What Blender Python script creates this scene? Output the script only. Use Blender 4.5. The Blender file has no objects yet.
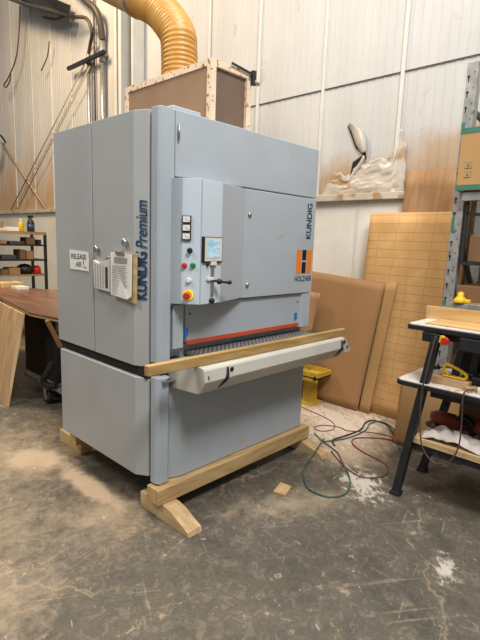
import bpy, bmesh, math, random
from mathutils import Vector, Matrix, noise
random.seed(7)
PI = math.pi
S = bpy.context.scene
C = S.collection

# ---------------------------------------------------------------- camera
yaw, pitch, roll = math.radians(43.4476), math.radians(9.3811), math.radians(2.03)
fwd = Vector((math.cos(yaw)*math.cos(pitch), math.sin(yaw)*math.cos(pitch), -math.sin(pitch)))
rt = Vector((math.sin(yaw), -math.cos(yaw), 0)); up = rt.cross(fwd)
r2 = rt*math.cos(roll)+up*math.sin(roll); u2 = -rt*math.sin(roll)+up*math.cos(roll)
cd = bpy.data.cameras.new('camera'); cam = bpy.data.objects.new('camera', cd); C.objects.link(cam)
cd.sensor_width = 36; cd.lens = 471.76/640*36; cd.clip_start = .05; cd.clip_end = 100
m = Matrix((r2, u2, -fwd)).transposed().to_4x4(); m.translation = (0, 0, 1.5)
cam.matrix_world = m
S.camera = cam

# ---------------------------------------------------------------- light
S.view_settings.view_transform = 'Standard'; S.view_settings.look = 'None'
S.view_settings.exposure = 0.0; S.view_settings.gamma = 1; S.view_settings.use_curve_mapping = False
w = bpy.data.worlds.new('world'); S.world = w; w.use_nodes = True
w.node_tree.nodes['Background'].inputs[0].default_value = (1.0, .97, .93, 1)
w.node_tree.nodes['Background'].inputs[1].default_value = .21

def area(name, loc, target, sx, sy, power, col):
    l = bpy.data.lights.new(name, 'AREA'); l.shape = 'RECTANGLE'; l.size = sx; l.size_y = sy
    l.energy = power; l.color = col
    o = bpy.data.objects.new(name, l); C.objects.link(o); o.location = loc
    o.rotation_euler = (Vector(target)-Vector(loc)).to_track_quat('-Z', 'Y').to_euler()
    return o
area('high_bay_light_front', (.5, -1.3, 5.8), (1.9, 1.9, .8), 1.6, 1.2, 300, (1, .98, .955))
area('high_bay_light_over', (2.2, 1.3, 6.4), (2.6, 1.6, 0), 1.6, 1.6, 118, (1, .97, .93))
area('high_bay_light_back', (1.0, 6.6, 6.6), (3.0, 7.2, 1.5), 1.4, 1.4, 330, (1, .77, .50))
area('high_bay_light_side', (-2.2, 3.2, 5.6), (1.0, 3.0, .5), 1.4, 1.4, 145, (1, .94, .86))

# ---------------------------------------------------------------- materials
def s2l(c): return tuple(((x/255)/12.92 if x <= 10 else ((x/255+.055)/1.055)**2.4) for x in c)
MATS = {}
def newmat(name):
    mt = bpy.data.materials.new(name); mt.use_nodes = True
    nt = mt.node_tree; b = nt.nodes['Principled BSDF']
    return mt, nt, b
def mat(name, col, rough=.6, metal=0, var=.12, scale=6, bump=0, bscale=60, stretch=(1, 1, 1), spots=None, coat=0):
    """procedural base: colour modulated by two noises, optional dirt spots"""
    mt, nt, b = newmat(name); N, L = nt.nodes, nt.links
    c = s2l(col)
    tc = N.new('ShaderNodeTexCoord'); mp = N.new('ShaderNodeMapping'); mp.inputs['Scale'].default_value = stretch
    L.new(tc.outputs['Object'], mp.inputs[0])
    n = N.new('ShaderNodeTexNoise'); n.inputs['Scale'].default_value = scale; n.inputs['Detail'].default_value = 6
    L.new(mp.outputs[0], n.inputs[0])
    r = N.new('ShaderNodeValToRGB'); r.color_ramp.elements[0].position = .3; r.color_ramp.elements[1].position = .7
    r.color_ramp.elements[0].color = tuple(x*(1-var) for x in c)+(1,)
    r.color_ramp.elements[1].color = tuple(min(1, x*(1+var)) for x in c)+(1,)
    L.new(n.outputs[0], r.inputs[0]); out = r.outputs[0]
    if spots:
        n2 = N.new('ShaderNodeTexNoise'); n2.inputs['Scale'].default_value = spots[1]; n2.inputs['Detail'].default_value = 8
        L.new(tc.outputs['Object'], n2.inputs[0])
        r2_ = N.new('ShaderNodeValToRGB'); r2_.color_ramp.elements[0].position = spots[2]; r2_.color_ramp.elements[1].position = spots[2]+.08
        L.new(n2.outputs[0], r2_.inputs[0])
        mx = N.new('ShaderNodeMixRGB'); mx.inputs[2].default_value = s2l(spots[0])+(1,)
        L.new(r2_.outputs[0], mx.inputs[0]); L.new(out, mx.inputs[1]); out = mx.outputs[0]
    L.new(out, b.inputs['Base Color'])
    b.inputs['Roughness'].default_value = rough; b.inputs['Metallic'].default_value = metal
    if coat: b.inputs['Coat Weight'].default_value = coat
    if bump:
        n3 = N.new('ShaderNodeTexNoise'); n3.inputs['Scale'].default_value = bscale; n3.inputs['Detail'].default_value = 4
        L.new(mp.outputs[0], n3.inputs[0])
        bp = N.new('ShaderNodeBump'); bp.inputs['Strength'].default_value = bump; bp.inputs['Distance'].default_value = .01
        L.new(n3.outputs[0], bp.inputs['Height']); L.new(bp.outputs[0], b.inputs['Normal'])
    MATS[name] = mt
    return mt
def woodmat(name, c1, c2, scale=10, axis='Y', rough=.7, dist=3):
    mt, nt, b = newmat(name); N, L = nt.nodes, nt.links
    tc = N.new('ShaderNodeTexCoord'); mp = N.new('ShaderNodeMapping')
    s = {'X': (.12, 1, 1), 'Y': (1, .12, 1), 'Z': (1, 1, .12)}[axis]; mp.inputs['Scale'].default_value = s
    L.new(tc.outputs['Object'], mp.inputs[0])
    n = N.new('ShaderNodeTexNoise'); n.inputs['Scale'].default_value = scale; n.inputs['Detail'].default_value = 8; n.inputs['Distortion'].default_value = dist
    L.new(mp.outputs[0], n.inputs[0])
    r = N.new('ShaderNodeValToRGB'); r.color_ramp.elements[0].position = .35; r.color_ramp.elements[1].position = .65
    r.color_ramp.elements[0].color = s2l(c1)+(1,); r.color_ramp.elements[1].color = s2l(c2)+(1,)
    L.new(n.outputs[0], r.inputs[0]); L.new(r.outputs[0], b.inputs['Base Color']); b.inputs['Roughness'].default_value = rough
    bp = N.new('ShaderNodeBump'); bp.inputs['Strength'].default_value = .15; bp.inputs['Distance'].default_value = .005
    L.new(n.outputs[0], bp.inputs['Height']); L.new(bp.outputs[0], b.inputs['Normal'])
    return mt

def math_node(N, L, op, a, b=None, c=None, clamp=False):
    n = N.new('ShaderNodeMath'); n.operation = op; n.use_clamp = clamp
    for i, v in enumerate((a, b, c)):
        if v is None: continue
        if isinstance(v, (int, float)): n.inputs[i].default_value = v
        else: L.new(v, n.inputs[i])
    return n.outputs[0]
def noise_node(N, L, vec, scale, detail=6, dist=0, rough=.5, stretch=None, rot=0):
    if stretch or rot:
        if rot:
            mr = N.new('ShaderNodeMapping'); mr.inputs['Rotation'].default_value = (0, 0, rot); L.new(vec, mr.inputs[0]); vec = mr.outputs[0]
        mp = N.new('ShaderNodeMapping'); mp.inputs['Scale'].default_value = stretch or (1, 1, 1)
        L.new(vec, mp.inputs[0]); vec = mp.outputs[0]
    n = N.new('ShaderNodeTexNoise'); n.inputs['Scale'].default_value = scale; n.inputs['Detail'].default_value = detail
    n.inputs['Distortion'].default_value = dist; n.inputs['Roughness'].default_value = rough
    L.new(vec, n.inputs[0]); return n.outputs[0]
def ramp(N, L, val, p0, p1, c0=(0, 0, 0, 1), c1=(1, 1, 1, 1)):
    r = N.new('ShaderNodeValToRGB'); r.color_ramp.elements[0].position = p0; r.color_ramp.elements[1].position = p1
    r.color_ramp.elements[0].color = c0; r.color_ramp.elements[1].color = c1
    L.new(val, r.inputs[0]); return r.outputs[0]
def mix(N, L, f, a, b):
    m_ = N.new('ShaderNodeMixRGB')
    for i, v in enumerate((f, a, b)):
        if isinstance(v, (int, float)): m_.inputs[i].default_value = v
        elif isinstance(v, tuple): m_.inputs[i].default_value = v
        else: L.new(v, m_.inputs[i])
    return m_.outputs[0]
def blob(N, L, pos, cx, cy, rx, ry, ang=0):
    """1 inside an ellipse on the floor, fading to 0 outside: sawdust lies here, plus light painted in on the left"""
    mp = N.new('ShaderNodeMapping'); mp.vector_type = 'TEXTURE'
    mp.inputs['Location'].default_value = (cx, cy, 0); mp.inputs['Rotation'].default_value = (0, 0, ang); mp.inputs['Scale'].default_value = (rx, ry, 1)
    L.new(pos, mp.inputs[0]); v = N.new('ShaderNodeVectorMath'); v.operation = 'LENGTH'; L.new(mp.outputs[0], v.inputs[0])
    return math_node(N, L, 'SUBTRACT', 1.0, v.outputs['Value'], clamp=True)

def floor_material():
    mt, nt, b = newmat('worn_concrete'); N, L = nt.nodes, nt.links
    pos = N.new('ShaderNodeTexCoord').outputs['Object']
    big = noise_node(N, L, pos, 1.6, 10, .6, .72)
    base = ramp(N, L, big, .34, .66, s2l((72, 70, 64))+(1,), s2l((118, 112, 101))+(1,))
    med = noise_node(N, L, pos, 7, 10, .4, .7)
    base = mix(N, L, ramp(N, L, med, .42, .70), base, s2l((130, 118, 101))+(1,))
    fine = noise_node(N, L, pos, 45, 6, 0, .7)
    base = mix(N, L, math_node(N, L, 'MULTIPLY', ramp(N, L, fine, .45, .62), .35), base, s2l((76, 70, 61))+(1,))
    # trowel and drag scratches, two directions
    for rot, st, th, sc in ((.5, (1, .04, 1), .66, 34), (-.95, (1, .03, 1), .665, 30), (1.35, (1, .045, 1), .67, 38), (2.2, (1, .025, 1), .68, 22), (-.2, (1, .05, 1), .67, 46)):
        n = noise_node(N, L, pos, sc, 3, .5, .5, st, rot)
        k = math_node(N, L, 'MULTIPLY', ramp(N, L, n, th, th+.03), ramp(N, L, noise_node(N, L, pos, 2.1+sc*.05, 3), .42, .6))
        base = mix(N, L, math_node(N, L, 'MULTIPLY', k, .5), base, s2l((176, 160, 136))+(1,))
    grit = noise_node(N, L, pos, 110, 4, 0, .8)
    base = mix(N, L, math_node(N, L, 'MULTIPLY', ramp(N, L, grit, .56, .70), .40), base, s2l((166, 150, 126))+(1,))
    blotch = noise_node(N, L, pos, 16, 10, .9, .75)
    base = mix(N, L, math_node(N, L, 'MULTIPLY', ramp(N, L, blotch, .50, .64), .35), base, s2l((150, 135, 113))+(1,))
    base = mix(N, L, math_node(N, L, 'MULTIPLY', ramp(N, L, blotch, .46, .34), .45), base, s2l((60, 57, 51))+(1,))
    # cracks
    v = N.new('ShaderNodeTexVoronoi'); v.feature = 'DISTANCE_TO_EDGE'; v.inputs['Scale'].default_value = .85
    wrp = N.new('ShaderNodeVectorMath'); wrp.operation = 'ADD'; L.new(pos, wrp.inputs[0])
    nn = N.new('ShaderNodeTexNoise'); nn.inputs['Scale'].default_value = 5; nn.inputs['Detail'].default_value = 6; L.new(pos, nn.inputs[0])
    sc = N.new('ShaderNodeVectorMath'); sc.operation = 'SCALE'; sc.inputs['Scale'].default_value = .35; L.new(nn.outputs['Color'], sc.inputs[0]); L.new(sc.outputs[0], wrp.inputs[1])
    L.new(wrp.outputs[0], v.inputs[0])
    crack = ramp(N, L, v.outputs['Distance'], .002, .010, (1, 1, 1, 1), (0, 0, 0, 1))
    crack = math_node(N, L, 'MULTIPLY', crack, ramp(N, L, noise_node(N, L, pos, 1.7, 3), .47, .56))
    base = mix(N, L, math_node(N, L, 'MULTIPLY', crack, .6), base, s2l((160, 142, 116))+(1,))
    # flaked white paint and plaster spots
    fl = noise_node(N, L, pos, 6.5, 5, .8, .6)
    base = mix(N, L, math_node(N, L, 'MULTIPLY', ramp(N, L, fl, .725, .745), .7), base, s2l((180, 174, 164))+(1,))
    # sawdust film in drifts; on the left also light painted into the colour
    dust = None  # mask of sawdust and of painted brightness on the left floor
    for a in ((1.05, 3.25, .9, 1.1, 0), (.4, 2.6, 1.3, 1.3, 0), (3.55, 2.35, .75, .75, 0), (1.25, 2.15, .5, .45, 0), (2.1, 1.5, .7, .22, -.5), (.55, 1.9, .5, .5, 0), (3.2, 1.75, .7, .5, .3)):
        bl = blob(N, L, pos, *a)
        dust = bl if dust is None else math_node(N, L, 'MAXIMUM', dust, bl)
    dn = noise_node(N, L, pos, 9, 12, .3, .78)
    dm = math_node(N, L, 'MULTIPLY', math_node(N, L, 'ADD', math_node(N, L, 'MULTIPLY', dust, .42), dn), 1.0)
    base = mix(N, L, math_node(N, L, 'MULTIPLY', ramp(N, L, dm, .62, .92), .62), base, s2l((186, 166, 138))+(1,))
    for a in ((1.24, 3.05, .20, .30, .3), (1.33, 2.5, .10, .5, 0), (3.45, 2.15, .95, .8, 0), (3.1, 1.75, .55, .45, .3)):
        q_ = math_node(N, L, 'ADD', math_node(N, L, 'MULTIPLY', blob(N, L, pos, *a), .7), math_node(N, L, 'MULTIPLY', math_node(N, L, 'ADD', med, blotch), .6))
        base = mix(N, L, math_node(N, L, 'MULTIPLY', ramp(N, L, q_, .70, .98), .68), base, s2l((206, 182, 154))+(1,))
    # chips of white plaster among the hoses
    bl = blob(N, L, pos, 3.35, 2.0, .8, .75, 0)
    bl2 = blob(N, L, pos, 2.62, 1.35, .35, .22, .8)
    bl3 = blob(N, L, pos, 2.18, .66, .16, .10, .4)
    chips = math_node(N, L, 'MULTIPLY', noise_node(N, L, pos, 24, 8, .5, .75, (1, .5, 1), .7), 1)
    mm = math_node(N, L, 'ADD', chips, math_node(N, L, 'MULTIPLY', math_node(N, L, 'MAXIMUM', math_node(N, L, 'MAXIMUM', bl, bl2), bl3), .28))
    base = mix(N, L, math_node(N, L, 'MULTIPLY', ramp(N, L, mm, .61, .71), .7), base, s2l((224, 214, 200))+(1,))
    L.new(base, b.inputs['Base Color'])
    L.new(ramp(N, L, med, .3, .7, (.42, .42, .42, 1), (.75, .75, .75, 1)), b.inputs['Roughness'])
    bp = N.new('ShaderNodeBump'); bp.inputs['Strength'].default_value = .25; bp.inputs['Distance'].default_value = .006
    L.new(med, bp.inputs['Height']); L.new(bp.outputs[0], b.inputs['Normal'])
    return mt

def wall_material(name, upper=True):
    mt, nt, b = newmat(name); N, L = nt.nodes, nt.links
    pos = N.new('ShaderNodeTexCoord').outputs['Object']
    sp = N.new('ShaderNodeSeparateXYZ'); L.new(pos, sp.inputs[0])
    base = ramp(N, L, noise_node(N, L, pos, 1.2, 6, 0, .6, (1, 1, .3)), .3, .7, s2l((186, 185, 182))+(1,), s2l((208, 207, 204))+(1,))
    y, z = sp.outputs[1], sp.outputs[2]
    if upper:
        # brown dust settled above the girt, running up in peaks; thicker at the far end
        pk = noise_node(N, L, pos, 1.5, 7, .3, .6, (1, 1.6, .35))
        far = math_node(N, L, 'MULTIPLY', math_node(N, L, 'SUBTRACT', y, 4.0), .16, clamp=True)
        h = math_node(N, L, 'ADD', .52, math_node(N, L, 'MULTIPLY', far, 1.0))
        d = math_node(N, L, 'DIVIDE', math_node(N, L, 'SUBTRACT', z, 1.95), h)
        d = math_node(N, L, 'SUBTRACT', math_node(N, L, 'MULTIPLY', pk, 2.1), d)
        k = math_node(N, L, 'MULTIPLY', ramp(N, L, d, .15, .95), math_node(N, L, 'ADD', .75, math_node(N, L, 'MULTIPLY', far, .15)))
        base = mix(N, L, k, base, s2l((186, 150, 108))+(1,))
        for cy_, cz_, ry_, rz_ in ((1.45, 2.2, .75, .42), (2.45, 2.05, .65, .42), (2.62, 2.02, .4, .3), (3.3, 2.0, .6, .35)):
            mp = N.new('ShaderNodeMapping'); mp.vector_type = 'TEXTURE'; mp.inputs['Location'].default_value = (4.1, cy_, cz_); mp.inputs['Scale'].default_value = (50, ry_, rz_)
            L.new(pos, mp.inputs[0]); v = N.new('ShaderNodeVectorMath'); v.operation = 'LENGTH'; L.new(mp.outputs[0], v.inputs[0])
            bl = math_node(N, L, 'SUBTRACT', 1.0, v.outputs['Value'], clamp=True)
            q_ = math_node(N, L, 'ADD', bl, math_node(N, L, 'MULTIPLY', noise_node(N, L, pos, 4.5, 8, .4, .65), .9))
            base = mix(N, L, math_node(N, L, 'MULTIPLY', ramp(N, L, q_, .58, 1.05), .75), base, s2l((176, 146, 110))+(1,))
        st = noise_node(N, L, pos, 3.2, 6, .1, .6, (1, 2.2, .10))
        kk = math_node(N, L, 'MULTIPLY', ramp(N, L, st, .5, .78), math_node(N, L, 'ADD', .12, math_node(N, L, 'MULTIPLY', far, .32)))
        base = mix(N, L, kk, base, s2l((188, 158, 122))+(1,))
    else:
        base = ramp(N, L, noise_node(N, L, pos, 1.2, 6), .3, .7, s2l((226, 222, 212))+(1,), s2l((240, 237, 229))+(1,))
        base = mix(N, L, math_node(N, L, 'MULTIPLY', ramp(N, L, noise_node(N, L, pos, 2.4, 8, .4, .6), .42, .75), .5), base, s2l((205, 188, 160))+(1,))
    L.new(base, b.inputs['Base Color']); b.inputs['Roughness'].default_value = .62
    bp = N.new('ShaderNodeBump'); bp.inputs['Strength'].default_value = .3; bp.inputs['Distance'].default_value = .02
    L.new(noise_node(N, L, pos, 4, 4, .4, .5, (1, 1, .35)), bp.inputs['Height']); L.new(bp.outputs[0], b.inputs['Normal'])
    return mt

M = dict(
    floor=floor_material(), wall=wall_material('ribbed_white_liner'), wall_low=wall_material('flat_white_liner', False),
    trim=mat('painted_trim', (214, 211, 203), .5, 0, .08, 4), girt=mat('girt_paint', (196, 186, 168), .6, 0, .15, 5, spots=((170, 138, 100), 9, .58)),
    machine=mat('machine_grey', (172, 181, 189), .42, .0, .05, 3, bump=.03, bscale=14, spots=((176, 168, 152), 7, .68)),
    machine_side=mat('machine_side_grey', (170, 173, 174), .42, .0, .06, 2.5, bump=.03, bscale=14),
    console=mat('console_blue_grey', (200, 214, 224), .35, .0, .05, 3),
    table=mat('infeed_cream', (196, 194, 182), .45, 0, .06, 6),
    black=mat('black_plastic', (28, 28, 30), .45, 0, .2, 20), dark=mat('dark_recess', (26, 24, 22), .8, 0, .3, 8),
    rubber=mat('black_rubber', (36, 36, 38), .7, 0, .2, 30),
    steel=mat('bright_steel', (170, 170, 168), .35, .8, .15, 8), galv=mat('galvanised_steel', (150, 150, 148), .5, .35, .25, 14, spots=((104, 100, 94), 18, .6)),
    orange=mat('orange_red_guard', (170, 62, 28), .5, 0, .1, 9), logo_orange=mat('logo_orange', (236, 128, 28), .5, 0, .03, 9),
    blue=mat('lettering_blue', (24, 66, 100), .5, 0, .03, 9), navy=mat('lettering_dark', (40, 44, 56), .5, 0, .03, 9), tape=mat('blue_tape', (48, 104, 190), .6, 0, .08, 30),
    paper=mat('white_paper', (232, 232, 228), .8, 0, .03, 9), ink=mat('black_ink', (20, 20, 22), .6, 0, .02, 9), greyink=mat('grey_ink', (150, 150, 150), .7, 0, .05, 60),
    yellow=mat('yellow_plastic', (226, 186, 26), .4, 0, .08, 10), red=mat('red_plastic', (196, 40, 34), .4, 0, .08, 10), green=mat('green_plastic', (28, 130, 86), .4, 0, .08, 10),
    white=mat('white_plastic', (226, 226, 222), .4, 0, .04, 10),
    yellow_paint=mat('yellow_paint', (190, 160, 52), .55, 0, .15, 9, spots=((150, 120, 50), 22, .62)),
    card=mat('brown_cardboard', (164, 124, 82), .85, 0, .06, 3, stretch=(1, 1, .4)), card2=mat('tan_cardboard', (176, 138, 90), .85, 0, .06, 3),
    cardedge=mat('cardboard_edge', (110, 78, 48), .9, 0, .2, 60),
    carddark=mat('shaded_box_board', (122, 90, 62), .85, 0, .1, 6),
    tealpaint=mat('teal_band', (54, 112, 92), .6, 0, .1, 8),
    black_metal=mat('black_painted_metal', (44, 46, 48), .45, .3, .2, 14, spots=((90, 86, 80), 30, .66)),
    greypaint=mat('dark_grey_metal', (74, 76, 76), .5, .2, .15, 12),
    greydark=mat('charcoal_metal', (52, 52, 52), .5, .2, .15, 12), hose_smooth=mat('tan_duct', (196, 160, 104), .5, 0, .12, 5),
    flexgrey=mat('grey_conduit', (84, 74, 66), .5, .2, .12, 30), rodpale=mat('pale_rod', (178, 156, 128), .6, 0, .1, 10), wire=mat('brown_wire', (92, 70, 50), .6, 0, .1, 20),
    rag=mat('white_cloth', (206, 196, 188), .9, 0, .1, 20, bump=.3, bscale=40, spots=((160, 130, 120), 14, .6)),
    redtool=mat('red_orange_tool', (150, 58, 42), .45, 0, .15, 14),
    teal_hose=mat('teal_hose', (56, 92, 82), .45, 0, .12, 12), red_hose=mat('red_hose', (132, 62, 54), .5, 0, .12, 12), black_hose=mat('black_hose', (40, 44, 42), .5, 0, .12, 12),
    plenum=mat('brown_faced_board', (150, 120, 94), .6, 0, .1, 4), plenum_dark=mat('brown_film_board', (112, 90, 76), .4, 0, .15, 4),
    osb=mat('flaked_board_edge', (232, 208, 178), .8, 0, .08, 8, spots=((140, 92, 70), 42, .57)),
    pine=woodmat('yellow_pine', (176, 142, 92), (206, 176, 128), 10, 'X'), pine_y=woodmat('yellow_pine_lengthwise', (184, 152, 108), (208, 180, 136), 10, 'Y'),
    plank=woodmat('plank_pine', (160, 126, 72), (190, 156, 100), 9, 'X'),
    ply=woodmat('birch_plywood', (172, 138, 98), (204, 172, 132), 4, 'Z'), ply_y=woodmat('construction_plywood', (190, 150, 92), (220, 186, 128), 6, 'Y'),
    osb_dark=woodmat('brown_plywood', (150, 112, 74), (178, 138, 98), 4, 'Z'),
    walnut=woodmat('reddish_tabletop', (104, 72, 52), (140, 100, 76), 4, 'Y', .3),
    benchwhite=mat('white_laminate', (216, 210, 200), .4, 0, .08, 10, spots=((186, 160, 124), 16, .60)),
    shelfwood=woodmat('shelf_board', (142, 112, 74), (176, 144, 100), 6, 'X'),
    bottleblue=mat('dark_blue_label', (36, 62, 96), .4, 0, .1, 10), crumple=mat('dusty_vapour_film', (200, 190, 176), .25, 0, .12, 5, spots=((176, 152, 122), 5, .55)),
)
# corrugated duct: translucent amber plastic ribs
def hose_mat():
    mt, nt, b = newmat('amber_corrugated_hose'); N, L = nt.nodes, nt.links
    pos = N.new('ShaderNodeTexCoord').outputs['Object']
    L.new(ramp(N, L, noise_node(N, L, pos, 5, 4), .3, .7, s2l((186, 134, 58))+(1,), s2l((214, 166, 88))+(1,)), b.inputs['Base Color'])
    b.inputs['Roughness'].default_value = .4; b.inputs['Subsurface Weight'].default_value = .15; b.inputs['Subsurface Radius'].default_value = (.05, .03, .01)
    return mt
M['hose'] = hose_mat()
def belt_mat():
    mt, nt, b = newmat('diamond_belt'); N, L = nt.nodes, nt.links
    pos = N.new('ShaderNodeTexCoord').outputs['Object']
    ck = N.new('ShaderNodeTexVoronoi'); ck.inputs['Scale'].default_value = 42; ck.inputs['Randomness'].default_value = .1
    mp = N.new('ShaderNodeMapping'); mp.inputs['Rotation'].default_value = (0, 0, .78); L.new(pos, mp.inputs[0]); L.new(mp.outputs[0], ck.inputs[0])
    L.new(ramp(N, L, ck.outputs['Distance'], .25, .5, s2l((34, 34, 36))+(1,), s2l((120, 122, 124))+(1,)), b.inputs['Base Color'])
    b.inputs['Roughness'].default_value = .6
    bp = N.new('ShaderNodeBump'); bp.invert = True; bp.inputs['Strength'].default_value = .6; bp.inputs['Distance'].default_value = .006
    L.new(ck.outputs['Distance'], bp.inputs['Height']); L.new(bp.outputs[0], b.inputs['Normal'])
    return mt
M['belt'] = belt_mat()
def grid_mat():
    """board with dark saw kerfs: close horizontal lines, wider vertical ones"""
    mt, nt, b = newmat('scored_board'); N, L = nt.nodes, nt.links
    pos = N.new('ShaderNodeTexCoord').outputs['Object']
    sp = N.new('ShaderNodeSeparateXYZ'); L.new(pos, sp.inputs[0])
    base = ramp(N, L, noise_node(N, L, pos, 5, 6, .3), .3, .7, s2l((194, 150, 94))+(1,), s2l((214, 172, 114))+(1,))
    wob = math_node(N, L, 'MULTIPLY', noise_node(N, L, pos, 3, 2), .008)
    zz = math_node(N, L, 'FRACT', math_node(N, L, 'DIVIDE', math_node(N, L, 'ADD', sp.outputs[2], wob), .074))
    hz = ramp(N, L, zz, .03, .075, (1, 1, 1, 1), (0, 0, 0, 1))
    row = math_node(N, L, 'FLOOR', math_node(N, L, 'DIVIDE', sp.outputs[2], .332))
    yy = math_node(N, L, 'FRACT', math_node(N, L, 'DIVIDE', math_node(N, L, 'ADD', sp.outputs[1], math_node(N, L, 'MULTIPLY', row, .013)), .16))
    vt = ramp(N, L, yy, .02, .05, (1, 1, 1, 1), (0, 0, 0, 1))
    brk = ramp(N, L, noise_node(N, L, pos, 5, 2), .38, .5)
    k = math_node(N, L, 'MAXIMUM', math_node(N, L, 'MULTIPLY', hz, .55), math_node(N, L, 'MULTIPLY', math_node(N, L, 'MULTIPLY', vt, brk), .32))
    L.new(mix(N, L, k, base, s2l((104, 72, 40))+(1,)), b.inputs['Base Color']); b.inputs['Roughness'].default_value = .8
    return mt
M['grid'] = grid_mat()

# ---------------------------------------------------------------- mesh helpers
def origin(o):
    v = Vector((0, 0, 0))
    while o is not None: v += o.location; o = o.parent
    return v
class MB:
    def __init__(s): s.bm = bmesh.new(); s.n = 0
    def mark(s, i):
        s.bm.faces.ensure_lookup_table()
        for f in s.bm.faces[s.n:]: f.material_index = i
        s.n = len(s.bm.faces)
    def box(s, x0, x1, y0, y1, z0, z1):
        vs = [s.bm.verts.new((x, y, z)) for x in (x0, x1) for y in (y0, y1) for z in (z0, z1)]
        for f in ((0, 1, 3, 2), (4, 6, 7, 5), (0, 4, 5, 1), (2, 3, 7, 6), (0, 2, 6, 4), (1, 5, 7, 3)): s.bm.faces.new([vs[i] for i in f])
        return s
    def obox(s, c, ax, ay, az):
        c, ax, ay, az = map(Vector, (c, ax, ay, az))
        vs = [s.bm.verts.new(c+i*ax+j*ay+k*az) for i in (-1, 1) for j in (-1, 1) for k in (-1, 1)]
        for f in ((0, 1, 3, 2), (4, 6, 7, 5), (0, 4, 5, 1), (2, 3, 7, 6), (0, 2, 6, 4), (1, 5, 7, 3)): s.bm.faces.new([vs[i] for i in f])
        return s
    def bar(s, a, b, w, h, upv=(0, 0, 1)):
        a, b = Vector(a), Vector(b); d = (b-a).normalized(); u = Vector(upv)
        if abs(d.dot(u)) > .95: u = Vector((1, 0, 0))
        sd = d.cross(u).normalized(); u = sd.cross(d)
        return s.obox((a+b)/2, (b-a)/2, sd*w/2, u*h/2)
    def prism(s, pts, d):
        """pts: 3-D polygon, extruded by vector d"""
        d = Vector(d); a = [s.bm.verts.new(Vector(p)) for p in pts]; b = [s.bm.verts.new(Vector(p)+d) for p in pts]
        s.bm.faces.new(a); s.bm.faces.new(b[::-1]); n = len(a)
        for i in range(n): s.bm.faces.new((a[i], b[i], b[(i+1) % n], a[(i+1) % n]))
        return s
    def pz(s, xy, z0, z1): return s.prism([(x, y, z0) for x, y in xy], (0, 0, z1-z0))
    def tube(s, pts, r, seg=10, radii=None, cap=True):
        pts = [Vector(p) for p in pts]; n = len(pts); rings = []
        t0 = (pts[1]-pts[0]).normalized(); ref = Vector((0, 0, 1)) if abs(t0.z) < .9 else Vector((1, 0, 0))
        u = t0.cross(ref).normalized()
        for i, p in enumerate(pts):
            t = (pts[min(i+1, n-1)]-pts[max(i-1, 0)]).normalized()
            u = (u-t*u.dot(t)).normalized(); v = t.cross(u); rr = radii[i] if radii else r
            rings.append([s.bm.verts.new(p+rr*(math.cos(2*PI*k/seg)*u+math.sin(2*PI*k/seg)*v)) for k in range(seg)])
        for i in range(n-1):
            for k in range(seg): 
                f = s.bm.faces.new((rings[i][k], rings[i][(k+1) % seg], rings[i+1][(k+1) % seg], rings[i+1][k])); f.smooth = True
        if cap: s.bm.faces.new(rings[0][::-1]); s.bm.faces.new(rings[-1])
        return s
    def cyl(s, a, b, r, seg=16): return s.tube([a, b], r, seg)
    def lathe(s, c, prof, axis=(0, 0, 1), seg=20):
        """prof: (radius, height) along axis"""
        a = Vector(axis).normalized(); c = Vector(c); ref = Vector((0, 0, 1)) if abs(a.z) < .9 else Vector((1, 0, 0))
        u = a.cross(ref).normalized(); v = a.cross(u); rings = []
        for r, h in prof: rings.append([s.bm.verts.new(c+a*h+max(r, .0004)*(math.cos(2*PI*k/seg)*u+math.sin(2*PI*k/seg)*v)) for k in range(seg)])
        for i in range(len(rings)-1):
            for k in range(seg):
                f = s.bm.faces.new((rings[i][k], rings[i][(k+1) % seg], rings[i+1][(k+1) % seg], rings[i+1][k])); f.smooth = True
        s.bm.faces.new(rings[0][::-1]); s.bm.faces.new(rings[-1]); return s
    def sheet(s, p00, p10, p11, p01, nu, nv, fn, th=0):
        """grid over a quad; fn(u,v)->offset vector"""
        P = [Vector(p) for p in (p00, p10, p11, p01)]; g = []
        for j in range(nv+1):
            row = []
            for i in range(nu+1):
                u, v = i/nu, j/nv
                row.append(s.bm.verts.new((P[0]*(1-u)+P[1]*u)*(1-v)+(P[3]*(1-u)+P[2]*u)*v+Vector(fn(u, v))))
            g.append(row)
        for j in range(nv):
            for i in range(nu): f = s.bm.faces.new((g[j][i], g[j][i+1], g[j+1][i+1], g[j+1][i])); f.smooth = True
        return s
    def build(s, name, m_, parent=None, bevel=0, solid=0, seg=2, subsurf=0):
        bmesh.ops.recalc_face_normals(s.bm, faces=s.bm.faces)
        o0 = origin(parent) if parent is not None else None
        if o0 is None:
            lo = Vector([min(v.co[i] for v in s.bm.verts) for i in range(3)]); hi = Vector([max(v.co[i] for v in s.bm.verts) for i in range(3)])
            base = Vector(((lo.x+hi.x)/2, (lo.y+hi.y)/2, lo.z))
        else: base = o0
        if name.split('_')[0] in ('floor', 'wall'): base = Vector((0, 0, 0))
        bmesh.ops.translate(s.bm, vec=-base, verts=s.bm.verts)
        me = bpy.data.meshes.new(name); s.bm.to_mesh(me); s.bm.free()
        o = bpy.data.objects.new(name, me); C.objects.link(o); me.materials.append(m_)
        if parent is None: o.location = base
        else: o.parent = parent
        if solid: q = o.modifiers.new('solid', 'SOLIDIFY'); q.thickness = solid; q.offset = 0
        if bevel: q = o.modifiers.new('bevel', 'BEVEL'); q.width = bevel; q.segments = seg; q.limit_method = 'ANGLE'; q.angle_limit = math.radians(35)
        if subsurf: q = o.modifiers.new('sub', 'SUBSURF'); q.levels = q.render_levels = subsurf
        return o
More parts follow.
